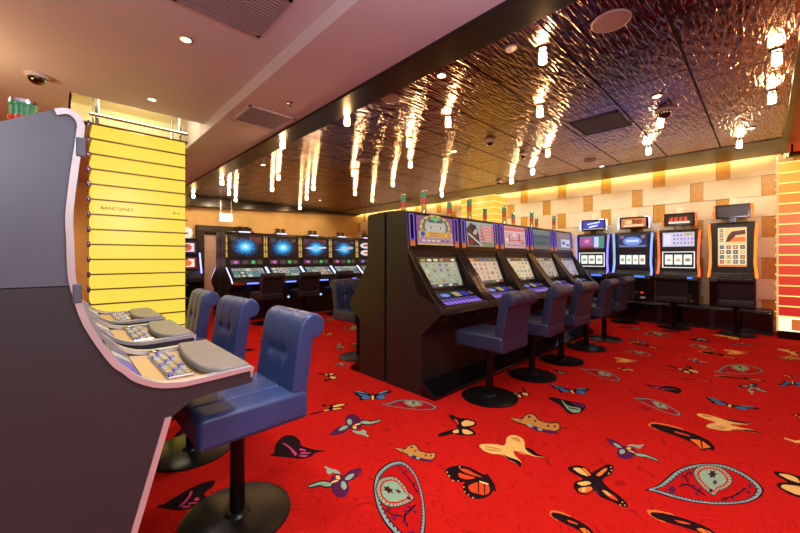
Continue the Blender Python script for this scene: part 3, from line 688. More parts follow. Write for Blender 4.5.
# ================================================================== FAR BANK
FP = [(0, 0), (0, 1.84), (-.24, 1.845), (-.28, 1.80), (-.31, 1.09), (-.60, .87), (-.66, .80), (-.64, .73), (-.46, .62), (-.46, 0)]
FW = .838
def far_machine(k, label, loc, rz, group):
    t = thing('video_slot_machine', label, 'slot machine', loc, rz, group)
    hw = FW / 2 - .004
    c_ = MB(); c_.prism(FP, -hw, hw, M['black']); c_.build('cabinet', t, bevel=.008, seg=2)
    a, b, b2 = FP[3], FP[4], FP[5]
    m_ = MB(); slab_on(m_, -.375, .375, a, b, .02, .70, 0, .012, M['bezel']); m_.build('screen_frame', t, bevel=.004, seg=1)
    rr = random.Random(90 + k)
    if k < 4:
        o, U, V, n = fr(-.335, .335, a, b, .06, .66, .014); S = Screen(o, U, V, 1.0)
        S.rect(0, 0, 1, 1, (10, 14, 26)); 
        if k in (0, 2): S.rect(.0 if k == 2 else .6, .65, .9 if k == 2 else 1, 1, (104, 26, 28))
        if k == 2: S.rect(.1, .05, .5, .6, (70, 20, 30))
        S.rect(.04, .78, .2, .95, (50, 60, 90)); S.rect(.8, .8, .95, .95, (84, 60, 60))
        u = (.47, .48, .5, .5)[k]
        S.oval(u, .48, .42, .46, (10, 34, 62)); S.star(u, .48, .42, .46, (12, 64, 112), 21, .7, jit=.18, rr=rr); S.star(u, .48, .36, .40, (18, 104, 168), 23, .7, jit=.18, rr=rr); S.star(u, .48, .30, .34, (30, 142, 210), 23, .7, jit=.15, rr=rr); S.star(u, .48, .23, .27, (60, 176, 232), 19, .7, jit=.12, rr=rr); S.oval(u, .48, .15, .17, (120, 214, 250)); S.oval(u, .49, .07, .08, (200, 244, 255))
        if k == 2: S.poly([(.05, .48), (.3, .55), (.9, .58), (.95, .5), (.6, .42), (.3, .4)], (190, 214, 240)); S.star(.5, .48, .14, .2, (120, 214, 250), 12, .5)
        if k == 3: S.poly([(.05, .42), (.4, .5), (.92, .62), (.92, .5), (.5, .38)], (170, 190, 214)); S.poly([(.45, .55), (.85, .64), (.85, .56)], (220, 170, 90))
        S.build('topper_screen', t)
    else:
        o, U, V, n = fr(-.335, .335, a, b, .06, .66, .014); S = Screen(o, U, V, 1.0)
        S.rect(0, 0, 1, 1, (16, 12, 30)); S.oval(.35, .72, .3, .18, (222, 226, 240)); S.oval(.35, .74, .18, .08, (196, 60, 50)); S.oval(.35, .26, .3, .18, (222, 226, 240)); S.oval(.35, .26, .18, .08, (220, 140, 60)); S.rect(.74, .1, .95, .9, (90, 60, 150)); S.build('topper_screen', t)
    o, U, V, n = fr(-.36, .36, a, b, .74, .92, .006); S = Screen(o, U, V, .8)
    S.rect(0, 0, 1, 1, (30, 24, 28)); S.rect(.06, .2, .3, .8, rr.choice([(120, 70, 110), (130, 60, 50), (50, 70, 110)])); S.oval(.2, .5, .06, .25, (214, 120, 190)); S.rect(.38, .2, .56, .8, (84, 74, 70)); S.rect(.62, .2, .78, .8, (50, 110, 76)); S.oval(.7, .5, .05, .3, (90, 200, 120)); S.rect(.82, .2, .96, .8, (96, 84, 60)); S.build('info_strip', t)
    m_ = MB(); slab_on(m_, -.385, .385, b, b2, .02, .97, 0, .01, M['bezel']); m_.build('lower_frame', t, bevel=.003, seg=1)
    o, U, V, n = fr(-.34, .34, b, b2, .06, .9, .012); S = Screen(o, U, V, .85)
    S.rect(0, 0, 1, 1, (70, 80, 86))
    for q in range(5):
        for j in range(3): S.k = 1; S.rect(.03 + q * .195, .05 + j * .32, .2 + q * .195, .32 + j * .32, rr.choice([(168, 184, 180), (120, 150, 160), (190, 176, 150), (96, 120, 110), (206, 206, 196)])); S.k = 2; S.oval(.11 + q * .195, .18 + j * .32, .05, .09, rr.choice([(190, 120, 60), (60, 120, 170), (80, 150, 90), (160, 70, 80), (230, 220, 200)]))
    S.build('touch_screen', t)
    # gold and grey light bars beside the topper screen, white neon on the console edges
    for sx in (-1, 1):
        n_ = MB()
        for q in range(9):
            t0 = .04 + q * .072; slab_on(n_, min(sx * .382, sx * .408), max(sx * .382, sx * .408), a, b, t0, t0 + .062, .004, .016, em((236, 190, 84), .9) if q % 3 else em((190, 160, 120), .6))
        n_.build('side_light', t)
        n_ = MB(); xa = sx * (hw - .012)
        pts = [(xa, FP[4][0] - .0, FP[4][1] + .01), (xa, FP[5][0] - .006, FP[5][1]), (xa, FP[6][0] - .004, FP[6][1] - .01)]
        n_.tube(pts, .011, em((190, 200, 255), 2.2)); n_.build('edge_neon', t)
    n_ = MB(); n_.box(-.12, .12, -.676, -.655, .765, .79, em((110, 130, 255), 2.6)); n_.build('console_light', t)
    n_ = MB(); n_.box(-.40, -.16, -.668, -.645, .755, .80, em((150, 40, 26), .5)); n_.build('coin_tray', t)
    n_ = MB(); n_.box(.02, .06, -.476, -.458, .40, .44, em((120, 160, 255), 3)); n_.build('lock_light', t)
    tp = MB(); tp.box(-.2, .2, -.22, -.04, 1.84, 1.875, M['chrome']); tp.box(-.12, .12, -.235, -.215, 1.845, 1.872, em((220, 224, 255), 1.5)); tpo = tp.build('topper_base', t, bevel=.006, seg=1)
    for g in (-1, 1):
        for q in range(3):
            for j in range(2): 
                s_ = MB(); x_ = g * .065 + (q - 1) * .034; z_ = 1.885 + j * .05
                s_.box(x_ - .014, x_ + .014, -.15, -.12, z_, z_ + .042, M['blackbrown']); s_.build('topper_block', tpo)
    return t
FLB = ['far bank machine at the left end, blue burst on a dark screen', 'second far bank machine from the portal, blue burst screen with no red', 'third far bank machine, blue burst screen with red left side', 'fourth far bank machine, burst screen crossed by a pale orange streak', 'fifth far bank machine with white and red discs, cut by the centre bank end']
for k in range(5): far_machine(k, FLB[k], (FX0 + FW * (k + .5), FYB, 0), 0, 'slot machines in the far bank')
far_machine(1, 'machine backing onto the far bank, its neon-edged console juts left by the portal', (FX0 + FW * .5, FYB + .02, 0), PI, 'slot machine behind the far bank')

# ================================================================== WALL MACHINES on a black plinth (back at y=0, front -y)
p = MB()
p.box(8.56, 9.06, -.10, 4.6, 0.0, .40, M['black'])
pl = p.build('machine_plinth', bevel=.006, seg=1); tag(pl, 'long black plinth under the machines along the panelled wall', 'plinth')
for k in range(6):
    q = MB(); q.box(8.553, 8.57, -.08 + .78 * k, .64 + .78 * k, .05, .37, M['gloss']); q.build('plinth_panel', pl, bevel=.004, seg=1)
PLZ = .403
def wall_machine(k, label, y, hw_, zt, neon, sign, split):
    t = thing('upright_slot_machine', label, 'slot machine', (9.02, y, PLZ), -PI / 2, 'upright machines along the panelled wall')
    H_ = zt - PLZ
    prof = [(0, 0), (0, H_), (-.24, H_), (-.30, H_ - .05), (-.30, .62), (-.42, .54), (-.43, .46), (-.40, .42), (-.33, 0)]
    c_ = MB(); c_.prism(prof, -hw_, hw_, M['black']); c_.build('cabinet', t, bevel=.012, seg=2)
    rr = random.Random(200 + k)
    for sx in (-1, 1):
        n_ = MB(); pts = [(sx * (hw_ + .008), -.285, H_ - .03), (sx * (hw_ - .006), -.31, H_ - .35), (sx * (hw_ - .012), -.316, .8), (sx * (hw_ + .004), -.33, .62), (sx * (hw_ + .008), -.40, .55)]
        n_.tube(pts, .02, em(neon, 2.4)); n_.build('side_neon', t)
        for q in range(9):
            pass
    if split:
        S = Screen((-hw_ * .78, -.304, .62 + (H_ - .62) * .60), (hw_ * 1.56, 0, 0), (0, 0, (H_ - .62) * .33), 1.0)
        if k == 0:
            S.rect(0, 0, 1, 1, (96, 110, 170)); S.rect(.04, .3, .5, .9, (170, 80, 150)); S.star(.3, .6, .16, .24, (226, 140, 180), 9); S.rect(.6, .1, .78, .95, (200, 214, 236)); S.rect(.82, .1, .97, .95, (70, 150, 120)); S.rect(.0, 0, .6, .2, (140, 40, 70))
        elif k == 1:
            S.rect(0, 0, 1, 1, (40, 48, 96)); S.oval(.5, .5, .32, .34, (110, 150, 226)); S.rect(.3, .42, .72, .62, (206, 220, 250)); S.rect(.05, .06, .95, .2, (120, 120, 170)); S.rect(.08, .7, .2, .95, (130, 100, 160)); S.rect(.8, .7, .92, .95, (150, 120, 90))
        else:
            S.rect(0, 0, 1, 1, (206, 204, 236))
            for q in range(6):
                for j in range(3): S.k = 1; S.oval(.38 + q * .11, .25 + j * .28, .03, .06, rr.choice([(150, 130, 200), (190, 120, 130), (220, 190, 100), (110, 100, 150)]))
            S.rect(.05, .1, .28, .9, (230, 228, 246)); S.rect(.7, .8, .96, .94, (206, 170, 80))
        S.build('upper_screen', t)
        fm = MB(); z0 = .62 + (H_ - .62) * .10; dz = (H_ - .62) * .38
        col = em((240, 240, 244), 1.3) if k != 1 else em((60, 40, 80), .6)
        for (u0, u1, a_, b_) in ((-hw_ * .8, hw_ * .8, z0, z0 + .014), (-hw_ * .8, hw_ * .8, z0 + dz - .014, z0 + dz), (-hw_ * .8, -hw_ * .8 + .014, z0, z0 + dz), (hw_ * .8 - .014, hw_ * .8, z0, z0 + dz)):
            fm.box(u0, u1, -.314, -.298, a_, b_, col)
        fm.build('reel_frame', t)
        S = Screen((-hw_ * .7, -.304, z0 + .04), (hw_ * 1.4, 0, 0), (0, 0, dz - .08), 1.2); S.rect(0, 0, 1, 1, (36, 44, 40))
        nq = 4 if k == 1 else 3
        for q in range(nq): S.k = 1; S.rect((q + .08) / nq, .1, (q + .92) / nq, .92, (232, 240, 230)); S.k = 2; S.oval((q + .5) / nq, .5, .3 / nq, .16, rr.choice([(150, 190, 160), (220, 214, 190), (190, 150, 120)])); S.k = 3; S.rect((q + .3) / nq, .42, (q + .7) / nq, .5, rr.choice([(90, 110, 100), (170, 90, 80)]))
        S.build('reel_window', t)
    else:
        z0 = .74; S = Screen((-hw_ * .62, -.304, z0), (hw_ * 1.24, 0, 0), (0, 0, H_ - .10 - z0), 1.1)
        S.rect(0, 0, 1, 1, (236, 196, 120)); S.rect(0, .6, .25, 1, (240, 222, 170)); S.poly([(.28, .64), (.36, .8), (.5, .9), (.95, .93), (.95, .82), (.62, .8), (.5, .64)], (84, 24, 14)); S.poly([(.4, .64), (.55, .74), (.95, .76), (.95, .64)], (232, 110, 40))
        for q in range(8): S.k = 4; S.rect(.05, .64 + q * .043, .2, .665 + q * .043, rr.choice([(120, 60, 40), (200, 90, 40)]))
        for i in range(4):
            S.k = 4; S.rect(.04 + i * .24, .06, .24 + i * .24, .57, (238, 232, 206))
            for j in range(4): S.k = 5; S.rect(.06 + i * .24, .075 + j * .125, .22 + i * .24, .175 + j * .125, rr.choice([(80, 104, 110), (176, 84, 50), (210, 170, 90), (60, 70, 60)])); S.k = 6; S.star(.14 + i * .24, .125 + j * .125, .05, .035, rr.choice([(240, 236, 220), (220, 190, 110), (120, 160, 130)]), 4)
        S.rect(0, 0, 1, .045, (226, 120, 60)); S.build('main_screen', t)
    b_ = MB(); b_.box(-.02, hw_ * .72, -.425, -.405, .50, .535, em((60, 110, 255), 2.0) ); b_.build('button_light', t)
    if k < 3: b_ = MB(); b_.box(-.12, .0, -.428, -.40, .505, .545, em((40, 180, 80), .9)); b_.build('start_button', t)
    b_ = MB(); b_.box(hw_ * .3, hw_ * .62, -.372, -.352, .17, .20, em((230, 40, 36), 1.6)); b_.build('bill_slot', t)
    b_ = MB(); b_.box(hw_ * .3, hw_ * .7, -.366, -.34, .06, .10, M['grey_btn']); b_.build('plate', t)
    # topper sign on a short neck
    nk = MB(); nk.prismz([(-.05, -.2), (.05, -.2), (.035, -.1), (-.035, -.1)], H_ - .002, H_ + .075, M['gloss']); nko = nk.build('sign_neck', t)
    sw = hw_ * .78; sz0, sz1 = H_ + .075, H_ + .33
    sg = MB(); sg.prismz([(-sw, -.2), (sw, -.2), (sw * .9, -.08), (-sw * .9, -.08)], sz0, sz1, M['gloss']); sgo = sg.build('topper_sign', t, bevel=.01, seg=2)
    S = Screen((-sw * .84, -.205, sz0 + .035), (sw * 1.68, 0, 0), (0, 0, sz1 - sz0 - .07), 1.1)
    if sign == 'blue': S.rect(0, 0, 1, 1, (40, 60, 190)); S.poly([(.2, .55), (.8, .75), (.82, .9), (.22, .72)], (226, 232, 250)); S.poly([(.28, .15), (.7, .35), (.72, .55), (.3, .38)], (214, 224, 250)); S.rect(0, .0, 1, .07, (226, 200, 90))
    elif sign == 'orange': S.rect(0, 0, 1, 1, (206, 120, 70)); S.oval(.3, .6, .16, .25, (236, 190, 130)); S.oval(.7, .6, .16, .25, (150, 70, 40)); S.rect(.1, .1, .9, .3, (240, 214, 180)); S.rect(.45, .4, .56, .9, (120, 60, 50))
    elif sign == 'red': S.rect(0, 0, 1, 1, (22, 14, 14)); [S.poly([(.1 + q * .2, .2), (.24 + q * .2, .2), (.27 + q * .17, .8), (.16 + q * .17, .7)], (230, 70, 40)) for q in range(4)]; S.rect(.1, .08, .9, .3, (240, 220, 210))
    else: S.rect(0, 0, 1, 1, (52, 44, 42), .8)
    S.build('sign_face', sgo)
    for sx in (-1, 1):
        n_ = MB(); n_.tube([(sx * (sw + .012), -.19, sz0 + .01), (sx * (sw + .022), -.2, (sz0 + sz1) / 2), (sx * (sw + .012), -.19, sz1 - .01)], .02, em(neon if sign not in ('blue', 'orange') else (190, 200, 250), 1.8)); n_.build('sign_neon', sgo)
    lm = MB(); lm.lathe([(.05, sz1 - .005), (.05, sz1 + .03), (.042, sz1 + .035), (.042, sz1 + .10), (.05, sz1 + .105), (.05, sz1 + .12), (.03, sz1 + .13)], em((255, 206, 160), 1.2), (0, -.14), 16); lm.build('sign_lamp', t, smooth=True)
    return t
wall_machine(3, 'tall wall machine with one large screen and black topper, beside orange column', .41, .305, 1.95, (255, 110, 30), 'plain', False)
wall_machine(2, 'wall machine with orange side lights and red lettered topper sign', 1.18, .315, 1.86, (255, 84, 34), 'red', True)
wall_machine(1, 'wall machine with blue side lights and orange topper sign', 1.95, .34, 1.85, (110, 140, 255), 'orange', True)
wall_machine(0, 'wall machine with blue topper sign, partly behind the centre bank', 2.74, .33, 1.85, (120, 110, 240), 'blue', True)

# ---- machine half hidden between the yellow column and the portal
t = thing('reel_slot_machine', 'reel slot machine half hidden behind the yellow column, left of the portal', 'slot machine', (1.90, 9.3, 0), .25)
c_ = MB(); c_.prism([(0, 0), (0, 1.75), (-.28, 1.75), (-.32, 1.0), (-.5, .85), (-.52, .76), (-.4, .7), (-.4, 0)], -.36, .36, M['black']); c_.build('cabinet', t, bevel=.01)
S = Screen((-.30, -.325, 1.40), (.6, 0, 0), (0, .015, .28), 1.1); S.rect(0, 0, 1, 1, (60, 30, 50)); S.rect(.1, .15, .9, .85, (226, 206, 210)); S.oval(.6, .5, .2, .3, (200, 90, 70)); S.build('upper_screen', t)
S = Screen((-.30, -.332, 1.06), (.6, 0, 0), (0, .015, .26), 1.1); S.rect(0, 0, 1, 1, (120, 30, 20)); S.rect(.1, .15, .9, .85, (240, 220, 210)); S.oval(.55, .5, .25, .3, (220, 110, 60)); S.build('reel_window', t)
S_ = MB(); S_.tube([(.37, -.30, 1.42), (.375, -.345, 1.1), (.37, -.38, .95)], .018, em((150, 160, 255), 2.5)); S_.build('side_neon', t)
S_ = MB(); S_.lathe([(.07, 1.748), (.10, 1.80), (.12, 1.88), (.10, 1.97), (.05, 2.0)], em((240, 232, 220), 1.0), (0.16, -.15), 24); S_.build('round_topper', t, smooth=True)

# ================================================================== NEAR ROW (front faces world +X; local -y = world +X, local x = world +Y)
NP = [(-.56, 0), (-.56, 1.42), (-.121, 1.681), (-.013, 1.747), (.012, 1.757), (.034, 1.752), (.048, 1.738), (.056, 1.717), (.055, 1.69), (.05, 1.645), (.039, 1.543), (.031, 1.449), (.03, 1.40), (.032, 1.356), (.033, 1.303), (.035, 1.25), (.040, 1.2), (.062, 1.091), (.116, .963), (.15, .918), (.182, .882), (.238, .848), (.297, .832), (.36, .828), (.565, .833), (.578, .828), (.582, .81), (.577, .782), (.40, .776), (.359, .770), (.289, .73), (.188, .361), (.09, 0)]
def catmull(p, i0, i1, n=4):
    out = []
    for i in range(i0, i1):
        a, b, c_, d_ = p[max(i - 1, i0)], p[i], p[i + 1], p[min(i + 2, i1)]
        for k in range(n):
            t = k / n
            out.append(tuple(.5 * (2 * b[j] + (c_[j] - a[j]) * t + (2 * a[j] - 5 * b[j] + 4 * c_[j] - d_[j]) * t * t + (3 * b[j] - a[j] - 3 * c_[j] + d_[j]) * t ** 3) for j in (0, 1)))
    return out + [p[i1]]
CURVE = catmull(NP, 3, 24)           # the smooth front edge            # trim runs from the top along the front edge to the console tip
def near_machine(label, yc, detail):
    t = thing('curved_slot_machine', label, 'slot machine', (0, yc, 0), PI / 2, 'curved machines in the near row')
    hw = .315
    P = [(-d_, z_) for d_, z_ in NP]
    for sx in (-1, 1):
        s_ = MB(); up = [p for p in P]
        x0, x1 = (-hw, -hw + .028) if sx < 0 else (hw - .028, hw)
        # upper and lower halves of the side panel meet at a joint
        zj = 1.215
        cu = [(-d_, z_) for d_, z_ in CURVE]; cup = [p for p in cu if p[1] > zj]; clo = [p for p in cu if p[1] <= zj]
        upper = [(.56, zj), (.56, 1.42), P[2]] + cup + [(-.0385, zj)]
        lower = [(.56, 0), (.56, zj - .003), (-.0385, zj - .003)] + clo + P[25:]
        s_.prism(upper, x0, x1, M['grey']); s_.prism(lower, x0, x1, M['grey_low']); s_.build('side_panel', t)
        tr = MB(); o_ = cu + [P[25]]; w_ = .018
        inn, out_ = [], []
        for i in range(len(o_)):
            a, b = Vector(o_[max(i - 1, 0)]), Vector(o_[min(i + 1, len(o_) - 1)]); d_ = (b - a).normalized(); n_ = Vector((d_.y, -d_.x))
            tt = min(1, max(0, (1.25 - o_[i][1]) / .33)); inn.append(tuple(Vector(o_[i]) + n_ * (w_ * (tt - 1)))); out_.append(tuple(Vector(o_[i]) + n_ * (w_ * tt)))
        xa, xb = (x0 - .007, x1 + .002) if sx < 0 else (x0 - .002, x1 + .007)
        for i in range(len(o_) - 1):
            # push the outer face of the trim slightly proud
            tr.prism([out_[i], out_[i + 1], inn[i + 1], inn[i]], xa, xb, M['silver'])
        bm_ = tr.build('edge_trim', t)
        bmm = bmesh.new(); bmm.from_mesh(bm_.data); bmesh.ops.remove_doubles(bmm, verts=bmm.verts, dist=.0004)
        seen = {}
        for f_ in list(bmm.faces):
            key = tuple(sorted(v.index for v in f_.verts)); seen.setdefault(key, []).append(f_)
        for fs in seen.values():
            if len(fs) > 1: bmesh.ops.delete(bmm, geom=fs, context='FACES')
        bmesh.ops.recalc_face_normals(bmm, faces=bmm.faces); bmm.to_mesh(bm_.data); bmm.free()
        et = MB(); et.prism([P[-3], P[-2], P[-1], (P[-1][0] + .02, 0), (P[-2][0] + .02, P[-2][1]), (P[-3][0] + .02, P[-3][1])], xa, xb, M['silver']); et.build('lower_trim', t)
        for zz, yy in ((1.645, -.05), (1.19, -.042)):
            l_ = MB(); l_.box(xa - .003, xa + .01 if sx < 0 else xb + .003, yy - .008, yy + .014, zz - .03, zz + .03, M['grey']); l_.build('trim_clip', t, bevel=.003, seg=1)
    inner = [(.55, .01), (.55, 1.40), (.121, 1.665), (.02, 1.735), (-.03, 1.715), (-.02, 1.42), (-.012, 1.22), (-.03, 1.09), (-.10, .93), (-.20, .835), (-.26, .79), (-.28, .72), (-.17, .36), (-.08, .01)]
    c_ = MB(); c_.prism(inner, -hw + .028, hw - .028, M['blackbrown']); c_.build('cabinet', t)
    a, b = (-.031, 1.70), (-.0215, 1.44)
    o, U, V, n = fr(-.26, .26, a, b, .05, .95, .004); S = Screen(o, U, V, .9); reel_grid(S, (70, 90, 130), 5, 2, PAL, random.Random(5)); S.build('topper_screen', t)
    a, b = (-.019, 1.40), (-.0125, 1.23)
    o, U, V, n = fr(-.26, .26, a, b, .05, .95, .004); S = Screen(o, U, V, .9); reel_grid(S, (160, 150, 120), 5, 2, PAL, random.Random(6)); S.build('main_screen', t)
    a, b = (-.032, 1.085), (-.098, .935)
    o, U, V, n = fr(-.26, .26, a, b, .02, .98, .005); S = Screen(o, U, V, .8); S.rect(0, 0, 1, 1, (50, 46, 54)); S.rect(.05, .1, .45, .9, (180, 176, 172)); S.rect(.55, .15, .92, .8, (110, 90, 160)); S.build('info_screen', t)
    # console: tan deck on a dark underside, grey armrest pad, button block
    ck = MB(); ck.prism([(-.20, .842), (-.30, .829), (-.36, .826), (-.566, .830), (-.572, .815), (-.20, .815)], -hw + .03, hw - .03, M['tan']); ck.build('console_deck', t, bevel=.003, seg=2)
    fe = MB(); fe.prism([(-.570, .832), (-.579, .828), (-.580, .806), (-.570, .80)], -hw - .003, hw + .003, M['silver']); fe.build('front_trim', t, bevel=.004, seg=2)
    un = MB(); un.prism([(-.20, .813), (-.578, .813), (-.574, .782), (-.40, .776), (-.355, .768), (-.285, .72), (-.27, .69), (-.2, .70)], -hw + .002, hw - .002, M['grey_low']); un.build('console_base', t, bevel=.004, seg=2)
    pd = MB(); pad = [(.302, -.44), (.302, -.572), (-.302, -.572), (-.302, -.455)] + [(-.26, -.425), (-.18, -.408), (-.08, -.402), (.02, -.405), (.12, -.413), (.22, -.426)]
    pd.prismz(pad, .834, .862, M['pad']); pd.build('armrest_pad', t, bevel=.009, seg=3, smooth=True)
    bb = MB(); bb.prismz([(-.20, -.30), (.24, -.30), (.24, -.392), (-.20, -.392)], .828, .838, M['chrome']); bbo = bb.build('button_block', t, bevel=.003, seg=1)
    for j in range(3):
        for q in range(8):
            k_ = MB(); x_ = -.178 + q * .055; y_ = -.306 - j * .029
            k_.box(x_, x_ + .038, y_ - .021, y_, .838, .845, (em((110, 96, 200), .6), em((224, 190, 110), .55), em((196, 186, 190), .6))[(q + 2 * j) % 3]); k_.build('key', bbo, bevel=.004, seg=2)
    kb = MB(); kb.lathe([(.024, .828), (.024, .846), (.018, .85)], M['chrome'], (.27, -.33), 20); kb.build('round_button', t, smooth=True)
    sl = MB(); sl.box(-.25, .25, -.245, -.165, .855, .86, M['gloss']); 
    S = Screen((-.27, -.215, .872), (.5, 0, 0), (0, .075, .058), .8); S.rect(0, 0, 1, 1, (90, 82, 96)); S.rect(.05, .12, .4, .88, (112, 92, 190)); S.rect(.45, .12, .66, .88, (190, 186, 180)); S.rect(.7, .2, .95, .8, (86, 70, 130)); S.build('card_reader', t)
    # signal tower on the roof
    s_ = signal_tower(t, -.0, .092, 1.665, .036, .185)
    return t
near_machine('large grey curved slot machine in the foreground, silver edge trim, cut by left frame edge', 1.80, True)
near_machine('second curved machine of the near row, its tan console beyond the first', 2.655, False)
near_machine('third curved machine of the near row, console in front of the yellow column', 3.505, False)

# ================================================================== SLATTED LIGHT COLUMNS
def slat_column(name, label, cat, x0, x1, y0, y1, z0, pitch, n, colours, rail_mat, glow, overs=.03):
    t = thing(name, label, cat, ((x0 + x1) / 2, (y0 + y1) / 2, 0)); ox, oy = (x0 + x1) / 2, (y0 + y1) / 2
    hx, hy = (x1 - x0) / 2, (y1 - y0) / 2
    c_ = MB(); c_.box(-hx + .03, hx - .03, -hy + .03, hy - .03, 0, z0 + pitch * n - .02, M['frame_dark']); c_.build('core', t)
    for k in range(n):
        p_ = MB(); za, zb = z0 + pitch * k + .006, z0 + pitch * (k + 1) - .006
        p_.box(-hx, hx, -hy, hy, za, zb, em(colours[k], glow)); p_.build('light_panel', t, bevel=.004, seg=1)
    for k in range(n + 1):
        r_ = MB(); z = z0 + pitch * k
        r_.box(-hx - overs, hx + overs, -hy - .022, -hy - .004, z - .009, z + .009, rail_mat); r_.box(-hx - .022, -hx - .004, -hy - overs, hy + overs, z - .009, z + .009, rail_mat); r_.box(hx + .004, hx + .022, -hy - overs, hy + overs, z - .009, z + .009, rail_mat)
        r_.build('rail', t)
    return t, hx, hy
ycols = [(255, 230, 84)] * 15
ZA = 2.965 - .187 * 15
atm, hx, hy = slat_column('cash_machine_column', 'yellow backlit slatted column with cash machine lettering, behind the near row', 'cash machine column', .29, 1.30, 5.80, 6.45, ZA, .187, 15, ycols, M['rail'], .92)
for sx, sy in ((-1, -1), (1, -1), (-1, 1), (1, 1)):
    q = MB(); q.lathe([(.022, .0), (.022, 3.5)], M['chrome'], (sx * (hx + .0) - sx * .05, sy * (hy - .06)), 14); q.build('post', atm, smooth=True)
for k in range(16):
    q = MB(); q.lathe([(.012, ZA + .187 * k - .035), (.016, ZA + .187 * k - .02), (.016, ZA + .187 * k + .02), (.012, ZA + .187 * k + .035)], pbr('blue_chrome', (120, 120, 200), .2, .9), (-hx - .034, -hy - .02), 12); q.build('rail_knob', atm, smooth=True)
nb = MB(); nb.box(-hx - .02, hx + .02, -hy - .03, -hy - .005, 3.085, 3.10, em((255, 240, 190), 3)); nb.build('neon_bar', atm)
nb = MB(); nb.box(-hx - .03, hx + .03, -hy - .035, -hy - .0, 3.065, 3.083, M['rail']); nb.build('top_rail', atm)
def lettering(body, size, loc, parent, mat, name='lettering'):
    cu = bpy.data.curves.new(name, 'FONT'); cu.body = body; cu.size = size; cu.extrude = .001; cu.align_x = 'LEFT'
    cu.materials.append(mat); ob = bpy.data.objects.new(name, cu); COL.objects.link(ob); ob.parent = parent
    ob.location = loc; ob.rotation_euler = (PI / 2, 0, 0); return ob
zl = ZA + .187 * 9 + .055
lt = lettering('BANCOMAT', .054, (-hx + .078, -hy - .004, zl + .016), atm, M['ink']); lt.scale = (1.12, 1, 1)
q = MB(); zc = zl + .025
q.prism([(0, 0), (0, .002)], 0, .001, M['ink'])
ar = MB(); yy = -hy - .003; xx = hx - .15
ar.add([(xx, yy, zc), (xx + .03, yy, zc), (xx + .015, yy, zc + .03)], [(0, 1, 2)], M['ink']); ar.add([(xx + .045, yy, zc + .004), (xx + .085, yy, zc + .004), (xx + .085, yy, zc + .012), (xx + .045, yy, zc + .012)], [(0, 1, 2, 3)], M['ink']); ar.build('arrow_sign', atm, recalc=False)

def grad(k, n):
    t_ = k / (n - 1)
    stops = [(216, 44, 40), (232, 66, 38), (240, 92, 40), (250, 146, 40), (255, 190, 66)]
    f_ = t_ * 4; i = min(3, int(f_)); return tuple(int(lerp(stops[i][j], stops[i + 1][j], f_ - i)) for j in range(3))
orc, hx, hy = slat_column('light_column', 'orange to red backlit slatted column at the right edge', 'light column', 8.40, 9.05, -1.25, -.155, .36, .165, 15, [grad(k, 15) for k in range(15)], em((255, 214, 110), 1.5), .95)
for sy in (-1, 1):
    q = MB(); q.box(-hx - .03, -hx - .01, sy * (hy + .012) - .012, sy * (hy + .012) + .012, .12, 2.95, em((255, 200, 130), .8)); q.build('post', orc)
q = MB(); q.box(-hx - .01, hx, -hy, hy, .13, .35, em((236, 120, 60), .8)); q.build('base_light', orc); q = MB(); q.box(-hx - .035, -hx - .012, -hy, hy, .325, .35, em((255, 236, 190), 1.5)); q.box(-hx - .035, -hx - .012, -hy, hy, .13, .15, em((255, 236, 190), 1.5)); q.box(-hx - .035, -hx - .012, hy - .14, hy, .13, .35, em((255, 236, 190), 1.5)); q.build('base_frame', orc)
q = MB(); q.box(-hx - .02, hx, -hy - .01, hy + .01, 0.0, .12, M['gloss']); q.build('base', orc)
foc, hx, hy = slat_column('light_column', 'glowing amber slatted column standing behind the centre bank', 'light column', 8.40, 9.05, 5.05, 6.12, .36, .165, 16, [(255, 190, 60)] * 16, em((255, 224, 150), 1.2), 1.0)

# ================================================================== CEILING FITTINGS
PEND = [(542.7,64),(539.8,117),(547.7,156.8),(532.7,174.6),(511.7,183.5),(776.7,65.4),(772,103.7),(739.4,148),(660.3,127.6),(648.5,154.7),(347,125.5),(448,127),(409,147),(410.4,167.6),(393,186.5),(372.5,201.7),(313.5,190.3),(353.3,175.8),(355,195.3),(441.8,196.7),(193.4,198),(222,185),(229,194.9),(235.6,201.7),(282.7,148.5),(278.3,180),(272,191),(306.8,199.8),(300,209.5)]
crystal = em((255, 200, 128), 170)
pd_t = thing('pendant_lamp', 'x', 'ceiling lamp', (0, 0, 0), 0, 'crystal lamps under the dark glossy ceiling')
q = MB(); q.lathe([(.045, ZD - .001), (.045, ZD - .018), (.02, ZD - .022), (.02, ZD - .04)], M['chrome'], (0, 0), 20); q.build('ceiling_cup', pd_t, smooth=True)
q = MB(); q.prismz([(.032 * math.cos(a * PI / 4), .032 * math.sin(a * PI / 4)) for a in range(8)], 2.972, ZD - .04, crystal); q.build('crystal', pd_t, bevel=.004, seg=1)
